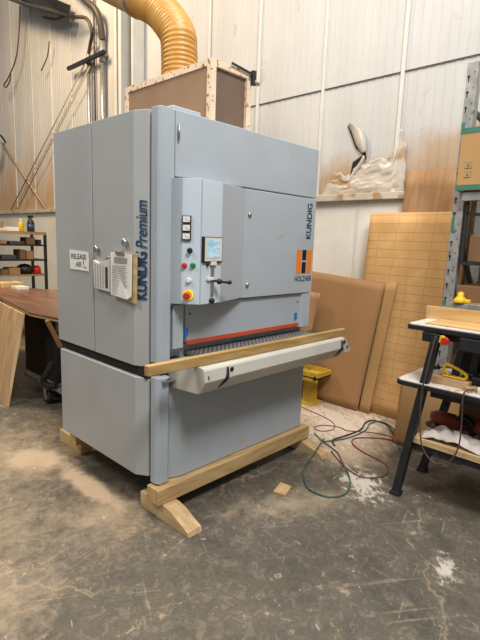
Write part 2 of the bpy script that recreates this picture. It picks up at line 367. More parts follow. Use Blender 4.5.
def tag(o, label=None, cat=None, group=None, kind=None):
    if label: o['label'] = label
    if cat: o['category'] = cat
    if group: o['group'] = group
    if kind: o['kind'] = kind
    return o
def thing(name, loc, label, cat, group=None):
    o = bpy.data.objects.new(name, None); o.empty_display_size = .1; C.objects.link(o); o.location = loc
    return tag(o, label, cat, group)
def struct(o): o['kind'] = 'structure'; return o
def smooth_path(pts, n=8):
    pts = [Vector(p) for p in pts]; out = []
    for i in range(len(pts)-1):
        p0, p1, p2, p3 = pts[max(i-1, 0)], pts[i], pts[i+1], pts[min(i+2, len(pts)-1)]
        for k in range(n):
            t = k/n
            out.append(.5*((2*p1)+(p2-p0)*t+(2*p0-5*p1+4*p2-p3)*t*t+(-p0+3*p1-3*p2+p3)*t**3))
    out.append(pts[-1]); return out
def text(name, s, m_, parent, corner, right, upv, w, h, depth=.001, shear=0, bold=0):
    """letters fitted to a w x h box whose lower left corner is `corner`"""
    cu = bpy.data.curves.new(name, 'FONT'); cu.body = s; cu.shear = shear; cu.offset = bold; cu.extrude = .01
    to = bpy.data.objects.new(name+'_tmp', cu); C.objects.link(to)
    dg = bpy.context.evaluated_depsgraph_get(); me = bpy.data.meshes.new_from_object(to.evaluated_get(dg)); bpy.data.objects.remove(to)
    xs = [v.co.x for v in me.vertices]; ys = [v.co.y for v in me.vertices]; x0, y0 = min(xs), min(ys); sx, sy = w/(max(xs)-x0), h/(max(ys)-y0)
    c, R_, U_ = Vector(corner), Vector(right).normalized(), Vector(upv).normalized(); Nn = R_.cross(U_)
    o0 = origin(parent)
    for v in me.vertices:
        v.co = c+R_*(v.co.x-x0)*sx+U_*(v.co.y-y0)*sy+Nn*(depth if v.co.z > 0 else 0)-o0
    me.materials.clear(); me.materials.append(m_); me.name = name
    o = bpy.data.objects.new(name, me); C.objects.link(o); o.parent = parent; return o

# ================================================================ STRUCTURE
WX = 4.1
struct(MB().box(-4, 4.3, -4, 17, -.1, 0).build('floor', M['floor']))
b = MB(); prof = []
y = -3.0
while y < 17:
    prof += [(WX, y), (WX, y+.058), (WX-.004, y+.062), (WX-.004, y+.072), (WX, y+.076)]; y += .078
lo = [b.bm.verts.new((x, yy, 1.95)) for x, yy in prof]; hi = [b.bm.verts.new((x, yy, 7.4)) for x, yy in prof]
for i in range(len(prof)-1): b.bm.faces.new((lo[i], hi[i], hi[i+1], lo[i+1]))
b.box(WX+.02, WX+.2, -3, 17, 0, 7.4)
struct(b.build('wall_back', M['wall']))
struct(MB().box(WX-.002, WX+.02, -3, 17, 0, 1.96).build('wall_back', M['wall_low']))
# girt shelf that runs the length of the wall
b = MB().box(WX-.06, WX, -3, 17, 1.925, 1.99); struct(b.build('trim_1', M['girt'], bevel=.006))
# vertical battens over the liner seams
for i, (yy, wd) in enumerate(((2.04, .035), (2.86, .035), (3.72, .04), (4.53, .035), (5.42, .03), (7.95, .03), (8.7, .03), (9.5, .03), (10.4, .03), (11.5, .03))):
    struct(MB().box(WX-.022, WX-.004, yy-wd/2, yy+wd/2, 1.985, 7.4).build('trim_%d' % (i+2), M['trim'], bevel=.003))
# lapped horizontal seam
struct(MB().box(WX-.014, WX-.004, -3, 5.9, 2.997, 3.003).build('trim_12', M['greypaint']))
struct(MB().box(WX-.012, WX-.001, 2.38, 2.395, 0.0, 1.93).build('trim_13', M['trim']))
# crumpled, dust-laden vapour film slumped on the girt
def cr(u, v):
    n = noise.noise(Vector((u*7, v*5, 1.3)))+.6*noise.noise(Vector((u*17, v*14, 4.1)))
    e = min(1, 6*v, 8*u, 8*(1-u))
    return (-.012*e*(1-v)-.010*e*n-.004, .01*noise.noise(Vector((u*5, v*5, 9))), v*(.10*noise.noise(Vector((u*6, 2, 3)))+.05*noise.noise(Vector((u*15, 2, 3)))-.05+.16*math.exp(-((u-.93)/.05)**2)))
b = MB().sheet((WX-.012, 2.80, 1.99), (WX-.012, 1.93, 1.99), (WX-.012, 1.95, 2.42), (WX-.012, 2.72, 2.20), 60, 30, cr)
tag(b.build('vapour_film', M['crumple'], solid=.002), 'crumpled dusty vapour film slumped on the wall ledge below the tear', 'plastic film')
# tear in the liner: dark cavity and two curled flaps
t = thing('torn_liner', (WX, 2.45, 2.14), 'torn wall liner with curled flaps around a dark hole', 'torn liner')
MB().prism([(WX-.016, a, c) for a, c in ((2.555, 2.623), (2.504, 2.525), (2.451, 2.41), (2.368, 2.34), (2.47, 2.284), (2.493, 2.137), (2.333, 2.315), (2.38, 2.461), (2.47, 2.60))], (.012, 0, 0)).build('cavity', M['dark'], t)
def strip(b_, pts):
    rows = [[b_.bm.verts.new(p) for p in r] for r in pts]
    for i in range(len(rows)-1):
        for k in range(len(rows[i])-1):
            f = b_.bm.faces.new((rows[i][k], rows[i][k+1], rows[i+1][k+1], rows[i+1][k])); f.smooth = True
b = MB(); strip(b, [[(WX-.015, 2.557, 2.632), (WX-.04, 2.54, 2.645), (WX-.05, 2.513, 2.643)], [(WX-.02, 2.50, 2.56), (WX-.05, 2.43, 2.59), (WX-.03, 2.375, 2.56)], [(WX-.02, 2.455, 2.43), (WX-.06, 2.40, 2.46), (WX-.03, 2.34, 2.47)], [(WX-.015, 2.37, 2.34), (WX-.05, 2.345, 2.345), (WX-.03, 2.318, 2.36)]])
b.build('flap', M['crumple'], t, solid=.003, subsurf=1)
b = MB(); strip(b, [[(WX-.02, 2.36, 2.35), (WX-.04, 2.345, 2.335), (WX-.02, 2.325, 2.31)], [(WX-.02, 2.405, 2.25), (WX-.04, 2.395, 2.24), (WX-.02, 2.38, 2.225)], [(WX-.018, 2.455, 2.17), (WX-.03, 2.45, 2.165), (WX-.02, 2.445, 2.16)]])
b.build('flap', M['crumple'], t, solid=.003, subsurf=1)

# steel building column standing at the wall
t = thing('steel_column', (3.98, 6.1, 0), 'pale steel building column behind the yellow hose', 'column')
t['kind'] = 'structure'
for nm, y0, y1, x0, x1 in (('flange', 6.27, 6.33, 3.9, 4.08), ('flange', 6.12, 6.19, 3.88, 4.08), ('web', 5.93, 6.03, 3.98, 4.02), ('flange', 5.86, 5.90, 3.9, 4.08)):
    MB().box(x0, x1, y0, y1, 0, 7.2).build(nm, M['trim'] if nm == 'flange' else M['dark'], t)  # web coloured near-black to paint in the dark gap between flanges

# ================================================================ WIDE BELT SANDER
T = thing('wide_belt_sander', (2.08, 2.4, .18), 'large grey industrial wide belt sander raised on timber beams', 'sanding machine')
mg, ms = M['machine'], M['machine_side']
MB().box(1.47, 2.74, 1.99, 2.93, .21, 2.12).build('enclosure', mg, T, .006)
# front posts and hood
MB().pz([(1.425, 1.935), (1.433, 1.922), (1.445, 1.917), (1.50, 1.917), (1.50, 1.986), (1.425, 1.986)], .865, 2.125).build('corner_post', mg, T, .003)
MB().pz([(1.426, 1.984), (1.426, 1.945), (1.438, 1.922), (1.492, 1.917), (1.508, 1.93), (1.508, 1.984)], .19, .785).build('lower_corner_post', mg, T, .004)
MB().box(1.47, 1.60, 1.96, 2.02, .785, .87).build('post_gap', M['dark'], T)
b = MB().box(1.45, 1.535, 1.895, 1.96, .765, .772); br = b.build('gap_plate', M['steel'], T); MB().box(1.472, 1.50, 1.905, 1.93, .7722, .7732).build('plate_mark', M['black'], br)
MB().box(1.503, 1.527, 1.934, 2.0, 1.165, 2.125).build('post_seam', mg, T)
MB().box(1.53, 2.757, 1.93, 2.06, 1.812, 2.13).build('top_hood', mg, T, .005)
hg = MB().cyl((1.545, 1.922, 1.985), (1.545, 1.922, 2.06), .006, 10).build('hinge', M['steel'], T)
d = MB().box(2.045, 2.757, 1.928, 2.0, 1.168, 1.806).build('access_door', mg, T, .004)
for z in (1.659, 1.246):
    k = MB().lathe((2.085, 1.928, z), [(.014, 0), (.014, .006), (.009, .010), (.004, .011)], (0, -1, 0)).build('latch', M['steel'], d)
# lower hood with side pillars, recessed centre
MB().pz([(1.53, 2.05), (1.53, 1.933), (1.60, 1.933), (1.628, 1.965), (1.628, 2.05)], .925, 1.162).build('hood_pillar', mg, T, .003)
MB().pz([(2.64, 2.05), (2.64, 1.965), (2.665, 1.933), (2.757, 1.933), (2.757, 2.05)], .925, 1.162).build('hood_pillar', mg, T, .003)
ip = MB().box(1.625, 2.645, 1.948, 2.0, .95, 1.162).build('hood_panel', mg, T, .003)
MB().box(1.528, 2.757, 1.96, 2.02, 1.162, 1.168).build('seam_gap', M['dark'], T)
for x in (1.655, 2.63): MB().lathe((x, 1.948, 1.105), [(.006, 0), (.006, .003), (.003, .004)], (0, -1, 0), 10).build('bolt', M['black'], ip)
MB().prism([(1.628, 1.932, .938), (1.628, 1.975, .938), (1.628, 1.975, .958), (1.628, 1.94, .958)], (1.01, 0, 0)).build('guard_strip', M['orange'], T)
MB().box(1.53, 2.757, 2.02, 2.3, .893, .938).build('feed_opening', M['dark'], T)
for x0, y0, z0, z1 in ((1.606, 1.93, .985, 1.03), (2.60, 1.945, .985, 1.03)):
    MB().box(x0, x0+.024, y0-.003, y0+.006, z0, z1).build('tape_patch', M['tape'], T)
# control console: folded front, two bright panels
z0c, z1c = 1.172, 1.803
c0 = [(1.506, 1.95), (1.506, 1.935), (1.540, 1.885), (1.600, 1.806), (1.765, 1.828), (1.78, 1.832), (2.04, 1.922), (2.04, 1.95)]
con = MB().pz(c0, z0c, z1c).build('control_console', M['machine'], T, .003)
A, Bp = Vector((1.54, 1.885, 0)), Vector((1.60, 1.806, 0)); ad = (Bp-A).normalized(); an = Vector((ad.y, -ad.x, 0))
if an.y > 0: an = -an
A2, B2 = Vector((1.603, 1.8065, 0)), Vector((1.764, 1.828, 0)); bd = (B2-A2).normalized(); bn = Vector((bd.y, -bd.x, 0))
def onA(t_, z, off=0): p = A+(Bp-A)*t_+an*off; return Vector((p.x, p.y, z))
def onB(t_, z, off=0): p = A2+(B2-A2)*t_+bn*off; return Vector((p.x, p.y, z))
Z = Vector((0, 0, 1)); zc, hz = (z0c+z1c)/2, (z1c-z0c)/2-.004
MB().obox(onA(.5, zc, .001), ad*(Bp-A).length*.48, an*.0015, Z*hz).build('gauge_panel', M['console'], con)
MB().obox(onB(.5, zc, .001), bd*(B2-A2).length*.49, bn*.0015, Z*hz).build('screen_panel', M['console'], con)
for z in (1.602, 1.560, 1.518):
    g = MB().obox(onA(.27, z, .006), ad*.023, an*.006, Z*.019).build('gauge', M['black'], con, .002)
    MB().obox(onA(.27, z+.001, .0125), ad*.018, an*.0008, Z*.014).build('gauge_face', M['paper'], g)
    MB().bar(onA(.4, z-.010, .0138), onA(.2, z+.006, .0138), .0015, .0008).build('needle', M['ink'], g)
def button(t_, z, r, m_, nm, h=.014, fn=onA, n_=None):
    n_ = n_ or an; k = MB().lathe(fn(t_, z, .002), [(r*1.25, 0), (r*1.25, .003), (r, .004), (r, h-.002), (r*.85, h)], n_).build(nm, m_, con); return k
k = button(.45, 1.449, .0115, M['black'], 'selector_knob', .02)
button(.18, 1.372, .0115, M['red'], 'stop_button'); button(.62, 1.375, .0115, M['green'], 'start_button')
button(.42, 1.297, .0115, M['white'], 'indicator_lamp')
e = button(.40, 1.222, .024, M['yellow'], 'emergency_stop', .006)
MB().lathe(onA(.37, 1.220, .008), [(.011, 0), (.011, .012), (.018, .016), (.018, .024), (.015, .028)], an).build('stop_cap', M['red'], e)
sc = MB().obox(onB(.5, 1.455, .006), bd*.080, bn*.007, Z*.066).build('touch_screen', M['black'], con, .003)
MB().obox(onB(.52, 1.457, .0132), bd*.070, bn*.001, Z*.060).build('bezel', M['trim'], sc)
def screen_mat():
    mt, nt, b_ = newmat('lit_display'); N, L = nt.nodes, nt.links
    pos = N.new('ShaderNodeTexCoord').outputs['Object']
    c_ = ramp(N, L, noise_node(N, L, pos, 18, 2, 0, .5, (1, 1, 3)), .4, .6, s2l((140, 178, 200))+(1,), s2l((176, 206, 218))+(1,))
    L.new(c_, b_.inputs['Base Color']); L.new(c_, b_.inputs['Emission Color']); b_.inputs['Emission Strength'].default_value = .35; b_.inputs['Roughness'].default_value = .2
    return mt
MB().obox(onB(.52, 1.460, .0146), bd*.052, bn*.0008, Z*.046).build('display', screen_mat(), sc)
lt = MB().obox(onB(.55, 1.30, .004), bd*.012, bn*.004, Z*.085).build('lever_track', M['steel'], con, .002)
MB().obox(onB(.55, 1.385, .009), bd*.024, bn*.005, Z*.010).build('track_cap', M['white'], lt, .002)
MB().obox(onB(.42, 1.305, .009), bd*.026, bn*.005, Z*.008).build('slider', M['white'], lt, .002)
MB().lathe(onB(.50, 1.19, .004), [(.014, 0), (.017, .01), (.010, .02)], bn, 14).build('knob', M['black'], lt)
MB().tube([onB(.55, 1.295, .01), onB(.60, 1.293, .05), onB(.85, 1.288, .07)], .006, 10).build('lever', M['black'], lt)
MB().lathe(onB(.62, 1.293, .03), [(.004, 0), (.014, .006), (.016, .016), (.010, .026), (.002, .029)], bn, 14).build('lever_ball', M['black'], lt)
MB().lathe(onB(.9, 1.287, .064), [(.002, 0), (.010, .008), (.011, .022), (.002, .034)], bd, 12).build('lever_grip', M['black'], lt)
MB().lathe(onB(.28, 1.378, .002), [(.008, 0), (.008, .01), (.006, .012)], bn, 12).build('pilot_knob', M['black'], con)
# left side doors with a turned front facet
for nm, y0, y1 in (('side_door', 2.497, 2.955),):
    d1 = MB().box(1.39, 1.47, y0, y1, .83, 2.118).build(nm, ms, T, .003)
d2 = MB().pz([(1.39, 2.489), (1.39, 2.085), (1.424, 2.003), (1.46, 2.003), (1.46, 2.489)], .83, 2.120).build('side_door', ms, T, .003)
MB().box(1.41, 1.47, 2.0, 2.95, .77, .835).build('side_gap', M['dark'], T)
d3 = MB().pz([(1.385, 2.925), (1.385, 2.065), (1.424, 2.001), (1.46, 2.001), (1.46, 2.925)], .215, .772).build('lower_side_door', ms, T, .004)
for y, z in ((2.433, 1.433), (2.146, 1.477)):
    p = d2; kk = MB().lathe((1.39, y, z), [(.012, 0), (.012, .006), (.019, .010), (.021, .022), (.014, .027)], (-1, 0, 0)).build('door_knob', M['steel'], p)
# infeed table
ty = [(1.96, .866), (1.70, .876), (1.682, .873), (1.674, .862), (1.664, .806), (1.668, .797), (1.70, .742), (1.725, .730), (1.96, .718)]
tb = MB().prism([(1.524, a, c) for a, c in ty], (1.298, 0, 0)).build('infeed_table', M['table'], T, .004)
MB().prism([(2.822, 1.68, .872), (2.822, 1.86, .872), (2.822, 1.86, .745), (2.822, 1.73, .745)], (.03, 0, 0)).build('end_bracket', M['table'], tb, .01)
MB().prism([(2.85, 1.685, .868), (2.935, 1.685, .775), (2.915, 1.685, .755), (2.85, 1.685, .765)], (0, .006, 0)).build('end_plate', M['table'], tb)
MB().lathe((2.885, 1.685, .80), [(.009, 0), (.009, .004), (.006, .006)], (0, -1, 0), 14).build('bracket_screw', M['black'], tb)
for x in (1.672, 2.775):
    MB().tube(smooth_path([(x+.012, 1.672, .862), (x+.008, 1.664, .83), (x, 1.661, .806), (x-.012, 1.672, .785), (x-.03, 1.698, .752)], 5), .006, 8, [.004+.006*math.sin(PI*(i+1)/22) for i in range(21)]).build('hand_slot', M['black'], tb)
    MB().lathe((x+.04, 1.671, .845), [(.011, 0), (.013, .006), (.008, .008)], (0, -1, 0), 14).build('slot_screw', M['black'], tb)
MB().box(1.545, 1.551, 1.664, 1.668, .815, .835).build('edge_mark', M['black'], tb)
b = MB().box(1.655, 2.70, 1.77, 2.25, .873, .892); b.build('conveyor_belt', M['belt'], T)
MB().cyl((1.655, 1.77, .873), (2.70, 1.77, .873), .018, 16).build('belt_roller', M['rubber'], T)
MB().box(2.72, 2.84, 1.86, 1.955, .866, .884).build('belt_bracket', M['black'], T)
# lower front panel
MB().pz([(1.52, 2.0), (1.52, 1.962), (1.53, 1.952), (1.592, 1.93), (2.72, 1.93), (2.732, 1.94), (2.732, 2.0)], .185, .72).build('lower_front_panel', mg, T, .003)
MB().prism([(1.565, 2.0, 2.13), (1.755, 2.0, 2.13), (1.755, 2.12, 2.13), (1.565, 2.12, 2.13)], (0, 0, .04)).build('top_plate', M['machine'], T, .006)
for x in (1.55, 2.66):
    for y in (2.0, 2.84): MB().lathe((x, y, .18), [(.045, 0), (.045, .012), (.02, .016), (.02, .035)], seg=14).build('foot', M['black_metal'], T)
# writing: maker's name up the side facet and up the right of the front
fr = Vector((1.422-1.39, 1.998-2.085, 0)).normalized(); fn_ = Vector((-abs(fr.y), -abs(fr.x), 0))
base = Vector((1.39, 2.085, 0))+fn_*.001
def facet(t_, z): p = base+fr*t_; return (p.x, p.y, z)
text('side_lettering_name', 'KUNDIG', M['blue'], T, facet(.084, 1.190), (0, 0, 1), -fr, .245, .074, .001, 0, .026)
text('side_lettering_model', 'Premium', M['blue'], T, facet(.084, 1.452), (0, 0, 1), -fr, .238, .070, .001, .25, .006)
text('front_lettering_name', 'KUNDIG', M['blue'], T, (2.712, 1.927, 1.538), (0, 0, 1), (-1, 0, 0), .235, .056, .001, 0, .022)
lg = MB().box(2.565, 2.615, 1.926, 1.929, 1.305, 1.462).build('logo_bar', M['logo_orange'], T)
lg = MB().box(2.683, 2.733, 1.926, 1.929, 1.305, 1.462).build('logo_bar', M['logo_orange'], T)
MB().box(2.626, 2.672, 1.926, 1.929, 1.394, 1.462).build('logo_block', M['ink'], T); MB().box(2.626, 2.672, 1.926, 1.929, 1.305, 1.380).build('logo_block', M['ink'], T)
text('front_lettering_maker', 'HOLZHER', M['navy'], T, (2.555, 1.927, 1.250), (1, 0, 0), (0, 0, 1), .19, .036, .001, 0, .004)

# papers on the doors
t = thing('paper_note', (1.388, 2.65, 1.295), 'handwritten white note saying release air taped on grey side door', 'note')
MB().prism([(1.387, 2.768, 1.418), (1.387, 2.765, 1.302), (1.387, 2.535, 1.300), (1.387, 2.540, 1.412)], (-.002, 0, 0)).build('sheet', M['paper'], t)
text('writing', 'RELEASE', M['ink'], t, (1.3848, 2.745, 1.366), (0, -1, 0), (0, 0, 1), .18, .030, .0005, 0, .01)
text('writing', 'AIR', M['ink'], t, (1.3848, 2.69, 1.320), (0, -1, 0), (0, 0, 1), .07, .030, .0005, 0, .01)
text('writing', '!', M['ink'], t, (1.3848, 2.602, 1.328), (0, -1, 0), (0, 0, 1), .010, .030, .0005, 0, .01)
MB().box(1.3843, 1.3848, 2.565, 2.60, 1.318, 1.322).build('underline', M['ink'], t)
t = thing('document_tray', (1.386, 2.37, 1.21), 'grey perforated tray of dotted cards on side door beside clipboard', 'tray')
MB().prism([(1.388, 2.458, 1.372), (1.388, 2.45, 1.215), (1.388, 2.285, 1.205), (1.388, 2.285, 1.385), (1.388, 2.40, 1.355)], (-.02, 0, 0)).build('tray_body', M['trim'], t, .002)
b = MB()
for i in range(4):
    for j in range(15): b.box(1.3670, 1.3678, 2.437-i*.027-.012, 2.437-i*.027, 1.222+j*.0088, 1.2265+j*.0088)
b.build('dot_columns', M['greyink'], t)
b = MB().box(1.366, 1.3678, 2.300, 2.325, 1.225, 1.34); b.build('dark_slot', M['greypaint'], t)
b = MB()
for k in range(3): b.lathe((1.378, 2.33-k*.012, 1.372+.006*k), [(.006, 0), (.006, .018)], (0, .2, 1), 8)
b.build('pens', M['steel'], t)
t = thing('clipboard', (1.375, 2.17, 1.17), 'brown clipboard holding printed white sheets on grey side door', 'clipboard')
MB().prism([(1.388, 2.245, 1.425), (1.388, 2.245, 1.185), (1.388, 2.05, 1.165), (1.388, 2.045, 1.425)], (-.012, 0, 0)).build('board', M['pine_y'], t, .002)
MB().prism([(1.372, 2.265, 1.422), (1.370, 2.262, 1.195), (1.366, 2.10, 1.185), (1.370, 2.075, 1.200), (1.372, 2.072, 1.418)], (-.008, 0, 0)).build('printed_sheets', M['paper'], t)
b = MB().box(1.3605, 1.3612, 2.105, 2.225, 1.370, 1.398)
for j in range(17):
    yy = 2.245; 
    b.box(1.3605, 1.3612, 2.10+random.random()*.04, yy, 1.352-j*.0095, 1.355-j*.0095)
b.build('print_lines', M['greyink'], t)
MB().box(1.355, 1.364, 2.125, 2.205, 1.413, 1.430).build('clip', M['steel'], t, .002)

# loose plank laid across the infeed table
A_, B_ = Vector((1.228, 1.724, .8775)), Vector((2.868, 1.700, .8775))
pk = MB(); pk.prism([A_, B_, B_+Vector((.02, .036, 0)), A_+Vector((0, .036, 0))], (0, 0, .050))
tag(pk.build('pine_plank', M['plank'], bevel=.004), 'long narrow pine plank lying across the white infeed table', 'plank')

# timber beams and skids under the machine
tag(MB().box(1.405, 2.775, 1.885, 1.985, .092, .18).build('support_beam', M['pine'], bevel=.004), 'long pine beam under the front edge of the grey machine', 'timber beam', 'beams under the machine')
tag(MB().box(1.445, 2.775, 2.86, 2.95, .092, .18).build('support_beam', M['pine'], bevel=.004), 'pine beam end showing under the rear left corner of the machine', 'timber beam', 'beams under the machine')
sk = MB().prism([(1.435, 2.09, 0), (1.435, 2.09, .09), (1.435, 1.86, .09), (1.435, 1.80, .078), (1.435, 1.73, .048), (1.435, 1.675, .028), (1.435, 1.665, 0)], (.095, 0, 0))
tag(sk.build('timber_skid', M['pine_y'], bevel=.003), 'short pine skid with curved nose beneath the machine front left corner', 'timber block', 'skids under the beams')
sk = MB().prism([(2.70, 2.10, 0), (2.70, 2.10, .09), (2.70, 1.93, .09), (2.70, 1.72, .03), (2.70, 1.71, 0)], (.09, 0, 0))
tag(sk.build('timber_skid', M['pine_y'], bevel=.003), 'short sloping pine wedge under the right end of the front beam', 'timber block', 'skids under the beams')
sk = MB().box(1.50, 1.59, 2.90, 3.22, 0, .09)
tag(sk.build('timber_skid', M['pine_y'], bevel=.003), 'pine block on the floor under the rear left corner of the machine', 'timber block', 'skids under the beams')
b = MB().box(1.45, 1.515, 1.925, 1.995, .1801, .192); tag(b.build('shim_block', M['pine'], bevel=.002), 'thin wood shim between the corner post and the front beam', 'shim')

tag(MB().prism([(2.10, 1.66, .0), (2.22, 1.70, .0), (2.23, 1.62, .0), (2.12, 1.58, .0)], (0, 0, .012)).build('wood_scrap', M['pine'], None, .002), 'small flat wood scrap on the floor in front of the beam', 'wood scrap')

# ================================================================ DUST PLENUM BOX AND DUCT
t = thing('plenum_box', (2.12, 2.58, 2.13), 'plywood dust box with pale flecked edges on top of the machine', 'box')
X0, X1, Y0, Y1, Z0, Z1 = 1.95, 2.287, 2.14, 3.03, 2.13, 2.53
e = .038
MB().box(X0+.008, X0+.02, Y0+.01, Y1-.01, Z0, Z1-.01).build('side_panel', M['plenum'], t)
MB().box(X1-.02, X1-.008, Y0+.01, Y1-.01, Z0, Z1-.01).build('side_panel', M['plenum'], t)
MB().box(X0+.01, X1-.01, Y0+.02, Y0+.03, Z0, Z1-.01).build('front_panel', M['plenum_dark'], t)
MB().box(X0+.01, X1-.01, Y1-.03, Y1-.02, Z0, Z1-.01).build('back_panel', M['plenum'], t)
MB().box(X0+.005, X1-.005, Y0+.005, Y1-.005, Z1-.025, Z1-.012).build('lid', M['plenum'], t)
for x in (X0, X1-e):
    for y in (Y0, Y1-e):
        MB().box(x, x+e, y, y+e, Z0, Z1).build('corner_batten', M['osb'], t)
    MB().box(x, x+e, Y0+e, Y1-e, Z1-.036, Z1).build('edge_batten', M['osb'], t)
for y in (Y0, Y1-e): MB().box(X0+e, X1-e, y, y+e, Z1-.036, Z1).build('edge_batten', M['osb'], t)
t = thing('bar_clamp', (2.26, 2.13, 2.49), 'dark steel bar clamp across top corner of the plywood dust box', 'clamp')
MB().bar((2.10, 2.128, 2.538), (2.29, 2.128, 2.522), .008, .012).build('bar', M['black_metal'], t)
MB().box(2.275, 2.305, 2.115, 2.139, 2.46, 2.545).build('jaw', M['black_metal'], t, .003)
MB().cyl((2.29, 2.12, 2.48), (2.33, 2.12, 2.475), .012, 12).build('handle', M['galv'], t)

t = thing('dust_hose', (2.12, 2.64, 2.53), 'big amber corrugated dust hose curving down into the plywood box', 'hose')
path = smooth_path([(2.12, 2.64, 2.50), (2.13, 2.66, 2.75), (2.14, 2.71, 2.87), (2.15, 2.92, 3.07), (2.15, 3.17, 3.21)], 40)
# even spacing for the ribs
def resample(pts, step):
    out = [pts[0]]; acc = 0
    for a, b_ in zip(pts, pts[1:]):
        L_ = (b_-a).length
        while acc+L_ >= step:
            f = (step-acc)/L_; a = a.lerp(b_, f); out.append(a.copy()); L_ = (b_-a).length; acc = 0
        acc += L_
    return out
rp = resample(path, .0065)
rad = [.112+.010*(.5+.5*math.cos(2*PI*i*.0065/.028)) for i in range(len(rp))]
MB().tube(rp, .1, 36, rad).build('corrugated_hose', M['hose'], t)
pe = rp[-1]; dirn = (rp[-1]-rp[-5]).normalized()
MB().tube([pe-dirn*.03, pe+dirn*.03], .126, 36).build('hose_clamp', M['galv'], t)
MB().tube(smooth_path([pe, pe+dirn*.25, (2.15, 3.75, 3.52), (2.15, 4.2, 3.75), (2.15, 4.9, 4.1)], 8), .115, 32).build('smooth_duct', M['hose_smooth'], t)

# ================================================================ WALL SERVICES, LEFT
def conduit(name, pts, r, m_, label, cat, group=None):
    return tag(MB().tube(smooth_path(pts, 8), r, 10).build(name, m_, None), label, cat, group)
t = thing('vertical_conduit', (4.03, 7.42, 2.0), 'bright vertical steel conduit on the wall, left of the pair', 'pipe', 'wall conduits')
MB().cyl((4.03, 7.28, 2.0), (4.03, 7.28, 4.2), .027, 14).build('pipe', M['steel'], t); MB().cyl((4.03, 7.28, 4.2), (4.03, 7.28, 4.32), .036, 14).build('coupling', M['galv'], t)
t = thing('vertical_conduit', (4.03, 6.85, 2.0), 'bright vertical steel conduit on the wall, right of the pair', 'pipe', 'wall conduits')
MB().cyl((4.03, 6.86, 2.0), (4.03, 6.86, 4.12), .037, 14).build('pipe', M['steel'], t); MB().cyl((4.03, 6.86, 4.1), (4.03, 6.86, 4.42), .05, 14).build('coupling', M['galv'], t)
tag(MB().cyl((4.06, 7.15, 1.99), (4.06, 7.15, 7.0), .014, 10).build('thin_conduit', M['flexgrey']), 'thin vertical conduit between the two bright conduits', 'pipe')
t = thing('conduit_strut', (3.99, 7.3, 4.1), 'short dark strut channel clamping the conduits to the wall', 'bracket')
MB().bar((3.98, 7.85, 4.20), (3.98, 6.72, 4.20), .05, .05).build('channel', M['black_metal'], t)
for y in (7.28, 6.86): MB().box(3.965, 4.09, y-.06, y+.06, 4.18, 4.22).build('strap', M['galv'], t)
conduit('flexible_conduit', [(3.9, 8.50, 5.12), (3.9, 8.1, 4.98), (3.9, 7.75, 4.93), (3.9, 7.436, 4.84), (3.9, 7.08, 4.72), (3.93, 6.98, 4.52), (4.0, 7.16, 4.42), (4.03, 7.28, 4.30)], .027, M['flexgrey'], 'thin dark flexible conduit looping from ceiling trough to the wall', 'conduit')
conduit('flexible_conduit', [(3.9, 8.0, 5.75), (3.9, 7.6, 5.35), (3.9, 7.1, 4.98), (3.95, 6.85, 4.75), (4.03, 6.85, 4.40)], .048, M['flexgrey'], 'thick dark flexible conduit bending into the brightest wall pipe', 'conduit')
t = thing('cable_trough', (3.8, 8.7, 5.0), 'dark grey sheet metal cable trough high on left wall', 'cable trough')
MB().prism([(3.7, 9.55, 5.72), (3.7, 7.80, 4.98), (3.7, 7.75, 5.13), (3.7, 9.5, 5.95)], (.3, 0, 0)).build('channel', M['greydark'], t, .01)
MB().prism([(3.68, 9.6, 5.66), (3.68, 7.66, 4.90), (3.68, 7.66, 4.94), (3.68, 9.6, 5.70)], (.34, 0, 0)).build('lip', M['greypaint'], t)
MB().prism([(3.3, 8.9, 5.95), (3.3, 7.25, 5.05), (3.3, 7.25, 5.12), (3.3, 8.9, 6.08)], (.2, 0, 0)).build('upper_rail', M['greypaint'], t)
conduit('hanging_wire', [(3.92, 9.50, 5.6), (3.92, 9.62, 5.1), (3.92, 9.80, 4.75), (3.92, 10.2, 4.5), (3.92, 10.42, 4.42), (3.92, 10.30, 4.36), (3.92, 10.1, 4.45), (3.92, 10.05, 4.58)], .012, M['wire'], 'thin brown wire hanging in a hook on the far left wall', 'wire')
conduit('short_wire', [(3.98, 8.5, 4.78), (3.98, 8.6, 4.55), (3.98, 8.85, 4.38)], .010, M['wire'], 'short loose brown wire end on the wall beneath the trough', 'wire')
def rod(a, b_, label, r=.010): return tag(MB().cyl(a, b_, r, 8).build('bracing_rod', M['rodpale']), label, 'bracing rod', 'wall bracing rods')
rod((4.04, 7.074, 4.436), (4.04, 10.65, 2.0), 'long thin diagonal brace running down left, upper line of the pair')
rod((4.0, 7.18, 4.10), (4.0, 10.2, 2.0), 'long thin diagonal brace running down left, lower line of the pair')
rod((4.07, 11.06, 3.42), (4.07, 9.05, 2.0), 'pale diagonal brace crossing behind the shelf, falling to the right', .022)
t = thing('clamp_lamp', (3.9, 10.9, 3.3), 'small black clamp lamp at the left picture edge', 'lamp')
MB().lathe((3.85, 10.75, 3.45), [(.03, 0), (.05, .05), (.12, .17), (.125, .2)], (-.3, .3, -.9), 16).build('shade', M['black'], t)
MB().tube(smooth_path([(3.85, 10.75, 3.45), (3.92, 10.8, 3.52), (4.0, 10.85, 3.50), (4.08, 10.9, 3.42)], 6), .018, 8).build('arm', M['black'], t)

